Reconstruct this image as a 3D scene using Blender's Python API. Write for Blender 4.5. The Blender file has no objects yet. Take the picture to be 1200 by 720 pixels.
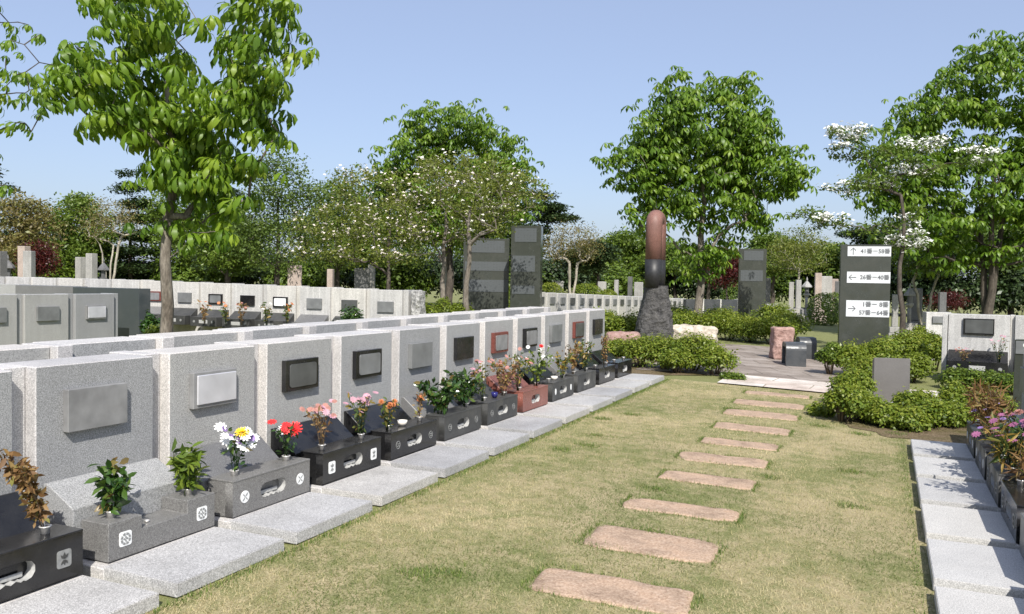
import bpy, bmesh, math, random
import numpy as np
from mathutils import Vector, Matrix
rnd = random.Random(7)
RNG = np.random.default_rng(11)
scene = bpy.context.scene
col = scene.collection
R = math.radians

# ------------------------------------------------------------------ survey
FPX, H = 970.3, 1.567
_y, _p, _r = R(24.2), R(1.7194), R(.9351)
FW = np.array([-math.sin(_y)*math.cos(_p), math.cos(_y)*math.cos(_p), -math.sin(_p)])
_rt = np.array([math.cos(_y), math.sin(_y), 0.0]); _up = np.cross(_rt, FW)
RT = _rt*math.cos(_r)+_up*math.sin(_r); UP = -_rt*math.sin(_r)+_up*math.cos(_r)
LAT = np.array([math.cos(_y), math.sin(_y)]); DEP = np.array([-math.sin(_y), math.cos(_y)])

def gz(x, y):
    return .0083*(min(max(y, -5), 14)-2.08)+.03*(-3.108-min(max(x, -3.108), .3))-.018
def gzv(x, y):
    return .0083*(np.clip(y, -5, 14)-2.08)+.03*(-3.108-np.clip(x, -3.108, .3))-.018
def spot(u, d):
    """ground point on bearing u at distance d"""
    t = (u-600)/FPX
    p = LAT*(t*d)+DEP*d
    return float(p[0]), float(p[1]), gz(p[0], p[1])
def hor(u): return 330.9+.0163*(u-600)
def hgt(u, v, d):
    """height above datum of what stands at distance d on elevation v"""
    return H-(v-hor(u))*d/FPX
PITCH = .9
ORD = ['first', 'second', 'third', 'fourth', 'fifth', 'sixth', 'seventh', 'eighth', 'ninth', 'tenth', 'eleventh',
       'twelfth', 'thirteenth', 'fourteenth', 'fifteenth', 'sixteenth', 'seventeenth', 'eighteenth', 'nineteenth', 'twentieth',
       'twenty-first', 'twenty-second', 'twenty-third', 'twenty-fourth', 'twenty-fifth']

# ------------------------------------------------------------------ materials
def new_mat(name):
    m = bpy.data.materials.new(name); m.use_nodes = True
    nt = m.node_tree; nt.nodes.clear()
    return m, nt
def N(nt, typ, **kw):
    n = nt.nodes.new(typ)
    for k, v in kw.items():
        if k in n.inputs.keys(): n.inputs[k].default_value = v
        else: setattr(n, k, v)
    return n
def ramp(nt, fac, stops, interp='LINEAR'):
    r = nt.nodes.new('ShaderNodeValToRGB'); r.color_ramp.interpolation = interp
    el = r.color_ramp.elements
    while len(el) < len(stops): el.new(.5)
    for e, (p, c) in zip(el, stops):
        e.position = p; e.color = (*c, 1) if len(c) == 3 else c
    nt.links.new(fac, r.inputs[0]); return r.outputs[0]
def mix(nt, a, b, fac, mode='MIX'):
    m = nt.nodes.new('ShaderNodeMix'); m.data_type = 'RGBA'; m.blend_type = mode
    for s, v in ((m.inputs[0], fac), (m.inputs[6], a), (m.inputs[7], b)):
        if isinstance(v, bpy.types.NodeSocket): nt.links.new(v, s)
        elif isinstance(v, tuple): s.default_value = (*v, 1)
        else: s.default_value = v
    return m.outputs[2]
def noise(nt, vec, scale, detail=2, rough=.5, dist=0):
    n = N(nt, 'ShaderNodeTexNoise'); n.inputs['Scale'].default_value = scale
    n.inputs['Detail'].default_value = detail; n.inputs['Roughness'].default_value = rough
    n.inputs['Distortion'].default_value = dist
    nt.links.new(vec, n.inputs['Vector']); return n.outputs['Fac']
def bump(nt, h, strength, dist=.01, nrm=None):
    b = N(nt, 'ShaderNodeBump'); b.inputs['Strength'].default_value = strength
    b.inputs['Distance'].default_value = dist; nt.links.new(h, b.inputs['Height'])
    if nrm: nt.links.new(nrm, b.inputs['Normal'])
    return b.outputs[0]
def finish(nt, color, rough=.6, normal=None, spec=.5, metal=0, coat=0):
    b = N(nt, 'ShaderNodeBsdfPrincipled'); o = N(nt, 'ShaderNodeOutputMaterial')
    if isinstance(color, tuple): b.inputs['Base Color'].default_value = (*color, 1)
    else: nt.links.new(color, b.inputs['Base Color'])
    if isinstance(rough, (int, float)): b.inputs['Roughness'].default_value = rough
    else: nt.links.new(rough, b.inputs['Roughness'])
    b.inputs['Specular IOR Level'].default_value = spec; b.inputs['Metallic'].default_value = metal
    b.inputs['Coat Weight'].default_value = coat
    if normal: nt.links.new(normal, b.inputs['Normal'])
    nt.links.new(b.outputs[0], o.inputs[0]); return b
def pos(nt): return N(nt, 'ShaderNodeNewGeometry').outputs['Position']

def granite(name, base, contrast=.35, scale=130, rough=.55, stain=.25, polish=None, tone=(1, 1, 1), streak=0):
    m, nt = new_mat(name); P = pos(nt)
    a = noise(nt, P, scale, 3, .65)
    lo = tuple(base*(1-contrast*1.1)*t for t in tone); hi = tuple(min(.9, base*(1+contrast))*t for t in tone)
    c = ramp(nt, a, [(.33, lo), (.5, tuple(base*t for t in tone)), (.66, hi)])
    v = N(nt, 'ShaderNodeTexVoronoi'); v.inputs['Scale'].default_value = scale*1.7; nt.links.new(P, v.inputs['Vector'])
    sp = ramp(nt, v.outputs['Distance'], [(.0, (0, 0, 0)), (.22, (0, 0, 0)), (.34, (1, 1, 1))])
    c = mix(nt, tuple(base*.28*t for t in tone), c, sp) if contrast > .2 else c
    big = ramp(nt, noise(nt, P, 2.3, 5, .6), [(.3, (1-stain,)*3), (.7, (1.0,)*3)])
    c = mix(nt, c, big, 1.0, 'MULTIPLY')
    oi = N(nt, 'ShaderNodeObjectInfo'); c = mix(nt, c, ramp(nt, oi.outputs['Random'], [(0, (.86, .86, .87)), (.5, (1, 1, 1)), (1, (1.08, 1.06, 1.02))]), 1.0, 'MULTIPLY')
    if streak:
        mp = N(nt, 'ShaderNodeMapping'); mp.inputs['Scale'].default_value = (14, 14, .8); nt.links.new(P, mp.inputs[0])
        s = ramp(nt, noise(nt, mp.outputs[0], 1, 3, .6), [(.42, (1-streak,)*3), (.62, (1.0,)*3)])
        c = mix(nt, c, s, 1.0, 'MULTIPLY')
    rr = ramp(nt, noise(nt, P, 6, 3), [(.3, (rough*.75,)*3), (.7, (min(1, rough*1.25),)*3)])
    finish(nt, c, rr, bump(nt, a, .12 if rough > .3 else .01, .002)); return m
def polished(name, color, rough=.09, fleck=.5, stain=.0):
    m, nt = new_mat(name); P = pos(nt)
    a = noise(nt, P, 260, 2, .7)
    c = ramp(nt, a, [(.35, tuple(k*(1-fleck*.6) for k in color)), (.6, color), (.72, tuple(k*(1+fleck*1.5)+.006 for k in color))])
    dust = ramp(nt, noise(nt, P, 4, 5, .65), [(.45, (0, 0, 0)), (.8, (1, 1, 1))])
    c = mix(nt, c, (.16, .155, .14), N2f(nt, dust, .12+stain))
    rr = ramp(nt, noise(nt, P, 5, 4, .6), [(.35, (rough,)*3), (.75, (rough*2.6+.05,)*3)])
    wob = noise(nt, P, 3.1, 2)
    finish(nt, c, rr, bump(nt, wob, .05, .01), spec=.55); return m
def N2f(nt, sock, k):
    m = N(nt, 'ShaderNodeMath', operation='MULTIPLY'); nt.links.new(sock, m.inputs[0]); m.inputs[1].default_value = k
    return m.outputs[0]
def plain(name, color, rough=.6, var=.12, scale=20, metal=0, spec=.5):
    m, nt = new_mat(name); P = pos(nt)
    c = ramp(nt, noise(nt, P, scale, 3), [(.3, tuple(k*(1-var) for k in color)), (.7, tuple(min(1, k*(1+var)) for k in color))])
    finish(nt, c, rough, metal=metal, spec=spec); return m
def leafmat(name, stops, trans=.3, rough=.45, spec=.4, tcol=1.25):
    m, nt = new_mat(name)
    at = N(nt, 'ShaderNodeAttribute', attribute_name='tint')
    c = ramp(nt, at.outputs['Fac'], stops)
    b = N(nt, 'ShaderNodeBsdfPrincipled'); nt.links.new(c, b.inputs['Base Color'])
    b.inputs['Roughness'].default_value = rough; b.inputs['Specular IOR Level'].default_value = spec
    t = N(nt, 'ShaderNodeBsdfTranslucent')
    tc = mix(nt, c, (1.0*tcol, 1.05*tcol, .55*tcol), 1.0, 'MULTIPLY'); nt.links.new(tc, t.inputs[0])
    s = N(nt, 'ShaderNodeMixShader'); s.inputs[0].default_value = trans
    o = N(nt, 'ShaderNodeOutputMaterial')
    nt.links.new(b.outputs[0], s.inputs[1]); nt.links.new(t.outputs[0], s.inputs[2]); nt.links.new(s.outputs[0], o.inputs[0])
    return m
def bark(name, c1, c2, scale=9):
    m, nt = new_mat(name); P = pos(nt)
    mp = N(nt, 'ShaderNodeMapping'); mp.inputs['Scale'].default_value = (1, 1, .35); nt.links.new(P, mp.inputs[0])
    a = noise(nt, mp.outputs[0], scale, 5, .65)
    b = noise(nt, mp.outputs[0], scale*6, 3, .6)
    c = mix(nt, ramp(nt, a, [(.35, c1), (.65, c2)]), ramp(nt, b, [(.35, (.6,)*3), (.65, (1.1,)*3)]), 1.0, 'MULTIPLY')
    finish(nt, c, .85, bump(nt, b, .5, .01), spec=.2); return m

M = {}
M['granite'] = granite('grey_granite', .345, .42, 150, .6, .10, tone=(.99, 1, 1.0), streak=.05)
M['granite_far'] = granite('pale_granite', .56, .3, 90, .6, .15, tone=(1, .985, .95), streak=.15)
M['granite_dark'] = granite('dark_grey_granite', .17, .42, 170, .35, .15)
M['granite_side'] = granite('sunlit_side_granite', .55, .3, 130, .65, .2, tone=(1, .97, .95))  # sides, tops, pillars: paler than the fronts, sunlit contrast put into the colour
M['slab'] = granite('pale_slab_granite', .48, .4, 135, .5, .24, tone=(1, .99, .985))
M['slab_blue'] = granite('slab_granite_cool', .52, .3, 140, .6, .12, tone=(1, .985, .955))
M['black'] = polished('polished_black_granite', (.012, .012, .013), .12, .6)
M['black_matte'] = polished('dark_granite_satin', (.045, .046, .045), .3, .5, .1)
M['greenstone'] = polished('polished_green_black_granite', (.045, .05, .042), .12, .4)
M['red'] = granite('red_granite', .16, .35, 150, .3, .15, tone=(1.5, .55, .42))
M['red_plate'] = polished('red_granite_polished', (.16, .045, .035), .2, .4)
M['bronze'] = plain('weathered_metal_plate', (.24, .24, .24), .4, .2, 9, metal=.2)
M['plate_grey'] = plain('grey_plate', (.16, .165, .165), .35, .2, 6)
M['plate_dark'] = plain('dark_plate', (.075, .078, .076), .3, .25, 6)
M['steel'] = plain('bright_plate', (.60, .60, .63), .3, .16, 4, metal=.35)
M['chrome'] = plain('vase_steel', (.75, .73, .70), .3, .1, 30, metal=.6)
M['white'] = plain('white_inlay', (.72, .73, .72), .6, .06, 30)
M['inlay_grey'] = plain('grey_inlay', (.22, .225, .22), .6, .2, 30)
M['cut'] = plain('sawn_stone_edge', (.36, .36, .35), .7, .15, 60)
M['signwhite'] = plain('sign_plate', (.55, .57, .58), .5, .05, 8)
M['ink'] = plain('sign_lettering', (.10, .105, .11), .6, .1, 30)
M['engraved'] = plain('engraved_lettering', (.10, .105, .105), .6, .3, 200)
M['panelgrey'] = plain('engraved_panel', (.13, .14, .145), .4, .15, 12)
M['porcelain'] = plain('porcelain', (.7, .66, .6), .25, .15, 40)
M['blueglaze'] = plain('blue_glaze', (.02, .02, .12), .15, .2, 40)
M['joint'] = plain('shaded_mortar', (.05, .048, .045), .9, .3, 40)
M['bark_grey'] = bark('grey_bark', (.12, .10, .08), (.27, .24, .20), 7)
M['bark_dark'] = bark('dark_bark', (.05, .042, .035), (.13, .11, .09), 8)
M['bark_pale'] = bark('pale_bark', (.28, .25, .20), (.5, .46, .38), 6)
M['twig'] = bark('twig_bark', (.10, .075, .05), (.2, .15, .1), 20)
# leaves: ramps run over a tint per leaf, random plus height in shrubs
M['lf_chest'] = leafmat('chestnut_leaf', [(0, (.07, .14, .012)), (.5, (.15, .25, .02)), (1, (.27, .36, .035))], .45, .42)
M['lf_chest2'] = leafmat('chestnut_leaf_deeper', [(0, (.065, .13, .012)), (.5, (.125, .22, .02)), (1, (.22, .31, .035))], .42, .42)
M['lf_mid'] = leafmat('broad_leaf_green', [(0, (.055, .095, .014)), (.5, (.105, .165, .022)), (1, (.17, .225, .035))], .3)
M['lf_blue'] = leafmat('bluish_leaf', [(0, (.05, .085, .018)), (.5, (.10, .155, .03)), (1, (.16, .21, .045))], .3)
M['lf_olive'] = leafmat('olive_leaf', [(0, (.08, .11, .016)), (.5, (.15, .18, .03)), (1, (.24, .25, .06))], .35)
M['lf_dark'] = leafmat('dark_needles', [(0, (.018, .035, .012)), (.5, (.036, .062, .02)), (1, (.065, .095, .03))], .12)
M['lf_brown'] = leafmat('budding_brown_leaf', [(0, (.12, .09, .035)), (.5, (.19, .16, .055)), (1, (.2, .22, .07))], .3)
M['lf_red'] = leafmat('maple_red_leaf', [(0, (.035, .008, .008)), (.5, (.075, .013, .012)), (1, (.13, .028, .018))], .3)
M['lf_yel'] = leafmat('fresh_leaf', [(0, (.09, .13, .012)), (.5, (.15, .2, .02)), (1, (.24, .28, .04))], .35)
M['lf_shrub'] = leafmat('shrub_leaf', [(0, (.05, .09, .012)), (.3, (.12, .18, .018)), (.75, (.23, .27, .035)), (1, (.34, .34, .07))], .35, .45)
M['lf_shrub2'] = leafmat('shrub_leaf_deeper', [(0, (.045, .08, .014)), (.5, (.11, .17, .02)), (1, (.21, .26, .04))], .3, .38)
M['lf_sakaki'] = leafmat('glossy_altar_leaf', [(0, (.015, .04, .01)), (.6, (.04, .09, .016)), (.9, (.09, .15, .03)), (1, (.2, .12, .04))], .2, .22, .6)
M['lf_dry'] = leafmat('dried_leaf', [(0, (.10, .05, .02)), (.5, (.22, .12, .045)), (.85, (.33, .22, .09)), (1, (.2, .22, .05))], .3, .6)
M['lf_mixed'] = leafmat('wilting_leaf', [(0, (.04, .07, .018)), (.5, (.09, .13, .03)), (.8, (.25, .17, .04)), (1, (.4, .28, .06))], .3, .5)
M['grass'] = leafmat('grass_blade', [(0, (.09, .13, .03)), (.25, (.19, .21, .07)), (.5, (.36, .315, .16)), (1, (.54, .46, .28))], .25, .6, .2)
M['tuft'] = leafmat('green_grass_blade', [(0, (.05, .10, .014)), (.6, (.11, .18, .03)), (1, (.24, .27, .07))], .3, .5, .3)
M['pet_white'] = plain('white_petals', (.82, .82, .78), .6, .05)
M['pet_cream'] = plain('cream_petals', (.84, .82, .72), .6, .1)
M['pet_blush'] = plain('blush_petals', (.80, .70, .64), .6, .12)
M['pet_yellow'] = plain('yellow_petals', (.85, .6, .03), .6, .1)
M['pet_red'] = plain('red_petals', (.6, .02, .02), .6, .15)
M['pet_pink'] = plain('pink_petals', (.46, .25, .30), .6, .2)
M['pet_magenta'] = plain('magenta_petals', (.27, .09, .18), .6, .2)
M['pet_purple'] = plain('purple_petals', (.22, .14, .34), .6, .2)
M['pet_orange'] = plain('orange_petals', (.45, .15, .05), .6, .2)
M['pet_dry'] = plain('dried_petals', (.36, .17, .14), .8, .3)

def engraved_plate():
    m, nt = new_mat('engraved_plate'); tc = N(nt, 'ShaderNodeTexCoord')
    mp = N(nt, 'ShaderNodeMapping'); mp.inputs['Rotation'].default_value = (R(90), 0, 0); nt.links.new(tc.outputs['Object'], mp.inputs[0])
    b = N(nt, 'ShaderNodeTexBrick'); nt.links.new(mp.outputs[0], b.inputs['Vector']); b.offset = 0
    b.inputs['Scale'].default_value = 1; b.inputs['Brick Width'].default_value = .1; b.inputs['Row Height'].default_value = .055; b.inputs['Mortar Size'].default_value = .022
    b.inputs['Color1'].default_value = (1, 1, 1, 1); b.inputs['Color2'].default_value = (.15, .15, .15, 1); b.inputs['Mortar'].default_value = (0, 0, 0, 1)
    n = ramp(nt, noise(nt, tc.outputs['Object'], 45, 4, .8), [(.42, (0, 0, 0)), (.55, (1, 1, 1))])
    f = mix(nt, b.outputs['Color'], n, 1.0, 'MULTIPLY')
    finish(nt, mix(nt, (.085, .093, .098), (.04, .043, .045), f), .25); return m
M['engravedplate'] = engraved_plate()
def lawn_material(name, green_bias=0.0):
    m, nt = new_mat(name); P = pos(nt)
    fine = noise(nt, P, 95, 4, .7); mid = noise(nt, P, 7, 4, .6); big = noise(nt, P, .9, 3, .55)
    straw = ramp(nt, fine, [(.3, (.19, .155, .085)), (.5, (.35, .295, .17)), (.7, (.50, .43, .27))])
    green = ramp(nt, fine, [(.3, (.085, .10, .035)), (.5, (.18, .19, .075)), (.7, (.29, .285, .14))])
    add = N(nt, 'ShaderNodeMath', operation='ADD'); nt.links.new(N2f(nt, mid, .6), add.inputs[0]); nt.links.new(N2f(nt, big, .6), add.inputs[1])
    f = ramp(nt, add.outputs[0], [(.50-green_bias, (0, 0, 0)), (.70-green_bias, (1, 1, 1))])
    finish(nt, mix(nt, straw, green, f), .9, bump(nt, fine, .6, .015), spec=.15); return m
M['lawn'] = lawn_material('mown_lawn')
M['ground'] = lawn_material('rough_grass', .22)
def soil_material():
    m, nt = new_mat('bare_soil'); P = pos(nt)
    a = noise(nt, P, 60, 5, .7); b = noise(nt, P, 3, 3)
    c = ramp(nt, a, [(.3, (.06, .042, .025)), (.5, (.16, .12, .075)), (.72, (.30, .24, .16))])
    finish(nt, mix(nt, c, ramp(nt, b, [(.4, (1, 1, 1)), (.7, (.6, .68, .45))]), 1.0, 'MULTIPLY'), .95, bump(nt, a, .8, .02), spec=.1); return m
M['soil'] = soil_material()
def step_material():
    m, nt = new_mat('tan_stepping_stone'); P = pos(nt)
    a = noise(nt, P, 70, 5, .7); b = noise(nt, P, 6, 5, .65)
    c = ramp(nt, a, [(.3, (.24, .165, .115)), (.5, (.40, .295, .215)), (.7, (.53, .42, .33))])
    c = mix(nt, c, ramp(nt, b, [(.3, (.62, .6, .58)), (.5, (.95, .93, .92)), (.72, (1.12, 1.05, 1.0))]), 1.0, 'MULTIPLY')
    finish(nt, c, .85, bump(nt, a, .5, .008, bump(nt, b, .5, .03)), spec=.2); return m
M['step'] = step_material()
def paving_material(name, c1, c2, mortar, bw, rh, rot=0.0, wob=.02):
    m, nt = new_mat(name); P = pos(nt)
    mp = N(nt, 'ShaderNodeMapping'); mp.inputs['Rotation'].default_value = (0, 0, rot); nt.links.new(P, mp.inputs[0])
    wn = N(nt, 'ShaderNodeTexNoise'); wn.inputs['Scale'].default_value = 1.3; nt.links.new(P, wn.inputs['Vector'])
    va = N(nt, 'ShaderNodeVectorMath', operation='MULTIPLY_ADD'); nt.links.new(wn.outputs['Color'], va.inputs[0])
    va.inputs[1].default_value = (wob*4,)*3; nt.links.new(mp.outputs[0], va.inputs[2])
    b = N(nt, 'ShaderNodeTexBrick'); nt.links.new(va.outputs[0], b.inputs['Vector'])
    b.inputs['Scale'].default_value = 1; b.inputs['Brick Width'].default_value = bw; b.inputs['Row Height'].default_value = rh
    b.inputs['Mortar Size'].default_value = .012; b.inputs['Mortar Smooth'].default_value = .2
    b.inputs['Color1'].default_value = (*c1, 1); b.inputs['Color2'].default_value = (*c2, 1); b.inputs['Mortar'].default_value = (*mortar, 1)
    n = noise(nt, P, 40, 5, .7); n2 = noise(nt, P, 3, 4)
    c = mix(nt, b.outputs['Color'], ramp(nt, n, [(.3, (.72,)*3), (.7, (1.15,)*3)]), 1.0, 'MULTIPLY')
    c = mix(nt, c, ramp(nt, n2, [(.35, (.75, .73, .7)), (.65, (1.08,)*3)]), 1.0, 'MULTIPLY')
    finish(nt, c, .7, bump(nt, n, .3, .006), spec=.3); return m
M['flags'] = paving_material('pinkish_flagstones', (.56, .47, .41), (.68, .63, .58), (.3, .26, .2), 1.25, .47, R(4))
M['pavers'] = paving_material('brown_granite_pavers', (.25, .21, .18), (.35, .305, .27), (.13, .11, .09), .85, .6, R(-22))
def rough_stone(name, c1, c2, scale=7, b=1.0):
    m, nt = new_mat(name); P = pos(nt)
    a = noise(nt, P, scale, 6, .65); f = noise(nt, P, 110, 3, .7)
    c = mix(nt, ramp(nt, a, [(.3, c1), (.68, c2)]), ramp(nt, f, [(.3, (.75,)*3), (.7, (1.15,)*3)]), 1.0, 'MULTIPLY')
    finish(nt, c, .8, bump(nt, f, .4, .006, bump(nt, a, b, .05)), spec=.25); return m
M['pinkstone'] = rough_stone('split_pink_granite', (.24, .14, .115), (.46, .31, .27), 9)
M['redlog'] = rough_stone('split_red_granite', (.22, .12, .10), (.40, .28, .25), 8, .5)
M['whitelog'] = rough_stone('split_white_granite', (.30, .26, .20), (.62, .56, .48), 7, .6)
M['sculpt_red'] = granite('honed_red_granite', .175, .3, 90, .6, .3, tone=(1.3, .66, .54))
M['sculpt_dark'] = rough_stone('hammered_dark_granite', (.04, .04, .04), (.13, .125, .12), 10, 1.6)
M['sculpt_mid'] = plain('honed_dark_granite', (.02, .02, .021), .5, .3, 20)
M['tabletgrey'] = granite('honed_grey_tablet', .14, .25, 200, .4, .12, tone=(1, .95, .93))
M['benchdark'] = polished('honed_dark_bench_granite', (.05, .055, .06), .28, .4, .1)
M['mirrordark'] = polished('mirror_polished_slate_granite', (.05, .06, .065), .06, .3)
M['roughend'] = rough_stone('rough_speckled_granite', (.12, .12, .12), (.55, .54, .52), 16, 1)
M['tomb'] = granite('weathered_tomb_granite', .40, .3, 60, .7, .25, tone=(1, .98, .93), streak=.15)
M['tomb_dark'] = granite('dark_tomb_granite', .15, .3, 60, .4, .3)
M['tomb_pink'] = granite('pinkish_tomb_granite', .42, .3, 60, .6, .3, tone=(1.1, .9, .78))

# ------------------------------------------------------------------ mesh helpers
class MB:
    def __init__(s): s.bm = bmesh.new()
    def box(s, x0, x1, y0, y1, z0, z1, bev=0, seg=1, mi=0):
        b2 = bmesh.new()
        r = bmesh.ops.create_cube(b2, size=1)
        for v in b2.verts:
            v.co = Vector((x0+(v.co.x+.5)*(x1-x0), y0+(v.co.y+.5)*(y1-y0), z0+(v.co.z+.5)*(z1-z0)))
        if bev: bmesh.ops.bevel(b2, geom=b2.edges[:], offset=bev, segments=seg, affect='EDGES')
        s._merge(b2, mi); return s
    def _merge(s, b2, mi=0, mat=None):
        if mat: bmesh.ops.transform(b2, matrix=mat, verts=b2.verts)
        vm = {}
        for v in b2.verts: vm[v] = s.bm.verts.new(v.co)
        for f in b2.faces:
            nf = s.bm.faces.new([vm[v] for v in f.verts]); nf.material_index = mi; nf.smooth = f.smooth
        b2.free()
    def prism(s, pts, a0, a1, axis='x', bev=0, mi=0):
        """pts: polygon in the two other axes, extruded along axis"""
        b2 = bmesh.new()
        def mk(p, a):
            return {'x': (a, p[0], p[1]), 'y': (p[0], a, p[1]), 'z': (p[0], p[1], a)}[axis]
        lo = [b2.verts.new(mk(p, a0)) for p in pts]; hi = [b2.verts.new(mk(p, a1)) for p in pts]
        b2.faces.new(lo); b2.faces.new(hi[::-1])
        n = len(pts)
        for i in range(n): b2.faces.new([lo[(i+1) % n], lo[i], hi[i], hi[(i+1) % n]])
        bmesh.ops.recalc_face_normals(b2, faces=b2.faces)
        if bev: bmesh.ops.bevel(b2, geom=b2.edges[:], offset=bev, segments=1, affect='EDGES')
        s._merge(b2, mi); return s
    def lathe(s, prof, cx, cy, z0=0, seg=16, smooth=True, mi=0):
        rings = []
        for r, z in prof:
            rings.append([s.bm.verts.new((cx+r*math.cos(2*math.pi*k/seg), cy+r*math.sin(2*math.pi*k/seg), z0+z)) for k in range(seg)])
        for a, b in zip(rings, rings[1:]):
            for k in range(seg):
                f = s.bm.faces.new([a[k], a[(k+1) % seg], b[(k+1) % seg], b[k]]); f.smooth = smooth; f.material_index = mi
        s.bm.faces.new(rings[0][::-1]).material_index = mi; s.bm.faces.new(rings[-1]).material_index = mi
        return s
    def tube(s, pts, radii, seg=6, cap=True):
        pts = [Vector(p) for p in pts]; rings = []; a = None
        for i, p in enumerate(pts):
            t = (pts[min(i+1, len(pts)-1)]-pts[max(i-1, 0)])
            if t.length < 1e-9: t = Vector((0, 0, 1))
            t.normalize()
            if a is None:
                a = t.cross(Vector((.31, .93, .17)))
                if a.length < .1: a = t.cross(Vector((1, 0, 0)))
            a = (a-t*a.dot(t)).normalized(); b = t.cross(a); r = radii[i] if hasattr(radii, '__len__') else radii
            rings.append([s.bm.verts.new(p+a*(r*math.cos(2*math.pi*k/seg))+b*(r*math.sin(2*math.pi*k/seg))) for k in range(seg)])
        for a, b in zip(rings, rings[1:]):
            for k in range(seg):
                f = s.bm.faces.new([a[k], a[(k+1) % seg], b[(k+1) % seg], b[k]]); f.smooth = True
        if cap:
            s.bm.faces.new(rings[0][::-1]); s.bm.faces.new(rings[-1])
        return s
    def build(s, name, mats, parent=None):
        bmesh.ops.recalc_face_normals(s.bm, faces=s.bm.faces)
        me = bpy.data.meshes.new(name); s.bm.to_mesh(me); s.bm.free()
        for m in (mats if isinstance(mats, (list, tuple)) else [mats]): me.materials.append(m)
        o = bpy.data.objects.new(name, me); col.objects.link(o); o.parent = parent
        return o
def tag(o, label=None, cat=None, group=None, kind=None):
    if label: o['label'] = label
    if cat: o['category'] = cat
    if group: o['group'] = group
    if kind: o['kind'] = kind
    return o
def empty(name, loc=(0, 0, 0), rz=0, label=None, cat=None, group=None):
    o = bpy.data.objects.new(name, None); col.objects.link(o)
    o.location = loc; o.rotation_euler = (0, 0, rz); o.empty_display_size = .1
    return tag(o, label, cat, group)
def copy_tree(o, parent=None):
    c = o.copy(); col.objects.link(c); c.parent = parent
    for ch in list(o.children): copy_tree(ch, c)
    return c
def np_mesh(name, verts, faces, mat, parent=None, tint=None, smooth=False):
    verts = np.ascontiguousarray(verts, dtype=np.float32); faces = np.ascontiguousarray(faces, dtype=np.int32)
    nf, k = faces.shape
    me = bpy.data.meshes.new(name)
    me.vertices.add(len(verts)); me.vertices.foreach_set('co', verts.ravel())
    me.loops.add(nf*k); me.loops.foreach_set('vertex_index', faces.ravel())
    me.polygons.add(nf); me.polygons.foreach_set('loop_start', np.arange(0, nf*k, k, dtype=np.int32))
    me.polygons.foreach_set('loop_total', np.full(nf, k, dtype=np.int32))
    if smooth: me.polygons.foreach_set('use_smooth', np.ones(nf, dtype=bool))
    me.update(calc_edges=True)
    if tint is not None:
        a = me.attributes.new('tint', 'FLOAT', 'POINT'); a.data.foreach_set('value', np.ascontiguousarray(tint, dtype=np.float32))
    me.materials.append(mat)
    o = bpy.data.objects.new(name, me); col.objects.link(o); o.parent = parent
    return o
def scatter(name, T, F, P, ROT, S, mat, parent=None, tint=None, jit=.06):
    T = np.asarray(T, float); F = np.asarray(F, int); n = len(P)
    V = np.einsum('nij,vj->nvi', ROT, T)*np.asarray(S).reshape(-1, 1, 1)+np.asarray(P)[:, None, :]
    FF = (F[None]+np.arange(n)[:, None, None]*len(T)).reshape(-1, F.shape[1])
    t = np.repeat(tint if tint is not None else RNG.random(n), len(T))
    return np_mesh(name, V.reshape(-1, 3), FF, mat, parent, np.clip(t, 0, 1))
def rots(nrm, spin=None):
    """rotation matrices whose local z is nrm"""
    nrm = np.asarray(nrm, float); nrm = nrm/np.linalg.norm(nrm, axis=1, keepdims=True); n = len(nrm)
    ref = np.where(np.abs(nrm[:, 2:3]) < .95, np.array([[0, 0, 1.0]]), np.array([[1.0, 0, 0]]))
    a = np.cross(ref, nrm); a /= np.linalg.norm(a, axis=1, keepdims=True); b = np.cross(nrm, a)
    if spin is None: spin = RNG.random(n)*2*np.pi
    c, s = np.cos(spin)[:, None], np.sin(spin)[:, None]
    x = a*c+b*s; y = -a*s+b*c
    return np.stack([x, y, nrm], axis=2)
def rand_dirs(n):
    v = RNG.normal(size=(n, 3)); return v/np.linalg.norm(v, axis=1, keepdims=True)

# leaf templates
LEAF = (np.array([(0, 0, 0), (.28, .45, .05), (0, 1, -.12), (-.28, .45, .05)]), np.array([(0, 1, 2, 3)]))
LEAF2 = (np.array([(0, 0, 0), (.2, .3, .05), (.22, .65, .03), (0, 1, -.12), (-.22, .65, .03), (-.2, .3, .05), (0, .35, 0), (0, .7, -.03)]),
         np.array([(0, 1, 6, 5), (5, 6, 7, 4), (6, 1, 2, 7), (4, 7, 2, 3)]))
def rosette(nl, lat_seg, droop, w=.2, base=.06):
    V, F = [], []
    rs = random.Random(nl*7+lat_seg)
    for k in range(nl):
        a = 2*math.pi*k/nl+rs.uniform(-.15, .15); L = rs.uniform(.8, 1.08); dr = droop*rs.uniform(.8, 1.2)
        ca, sa = math.cos(a), math.sin(a); prof = [(.0, .05), (.35, .6), (.68, 1.0), (1.0, .1)] if lat_seg == 3 else [(0, .1), (.6, 1), (1, .1)]
        r = base; z = 0; last = 0; th = .15; b0 = len(V)
        for (t, wf) in prof:
            d = (t-last)*L; last = t; r += d*math.cos(th); z += d*math.sin(th); th -= dr*.62*(3/len(prof))
            hw = w*wf*.5*L
            V += [(r*ca+hw*sa, r*sa-hw*ca, z-hw*.25), (r*ca, r*sa, z+hw*.12), (r*ca-hw*sa, r*sa+hw*ca, z-hw*.25)]
        for i in range(len(prof)-1):
            o = b0+3*i
            F += [(o, o+1, o+4, o+3), (o+1, o+2, o+5, o+4)]
    return np.array(V), np.array(F)
ROS_HI = rosette(7, 3, 1.35, .30); ROS_LO = rosette(6, 2, 1.15, .36)

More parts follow.
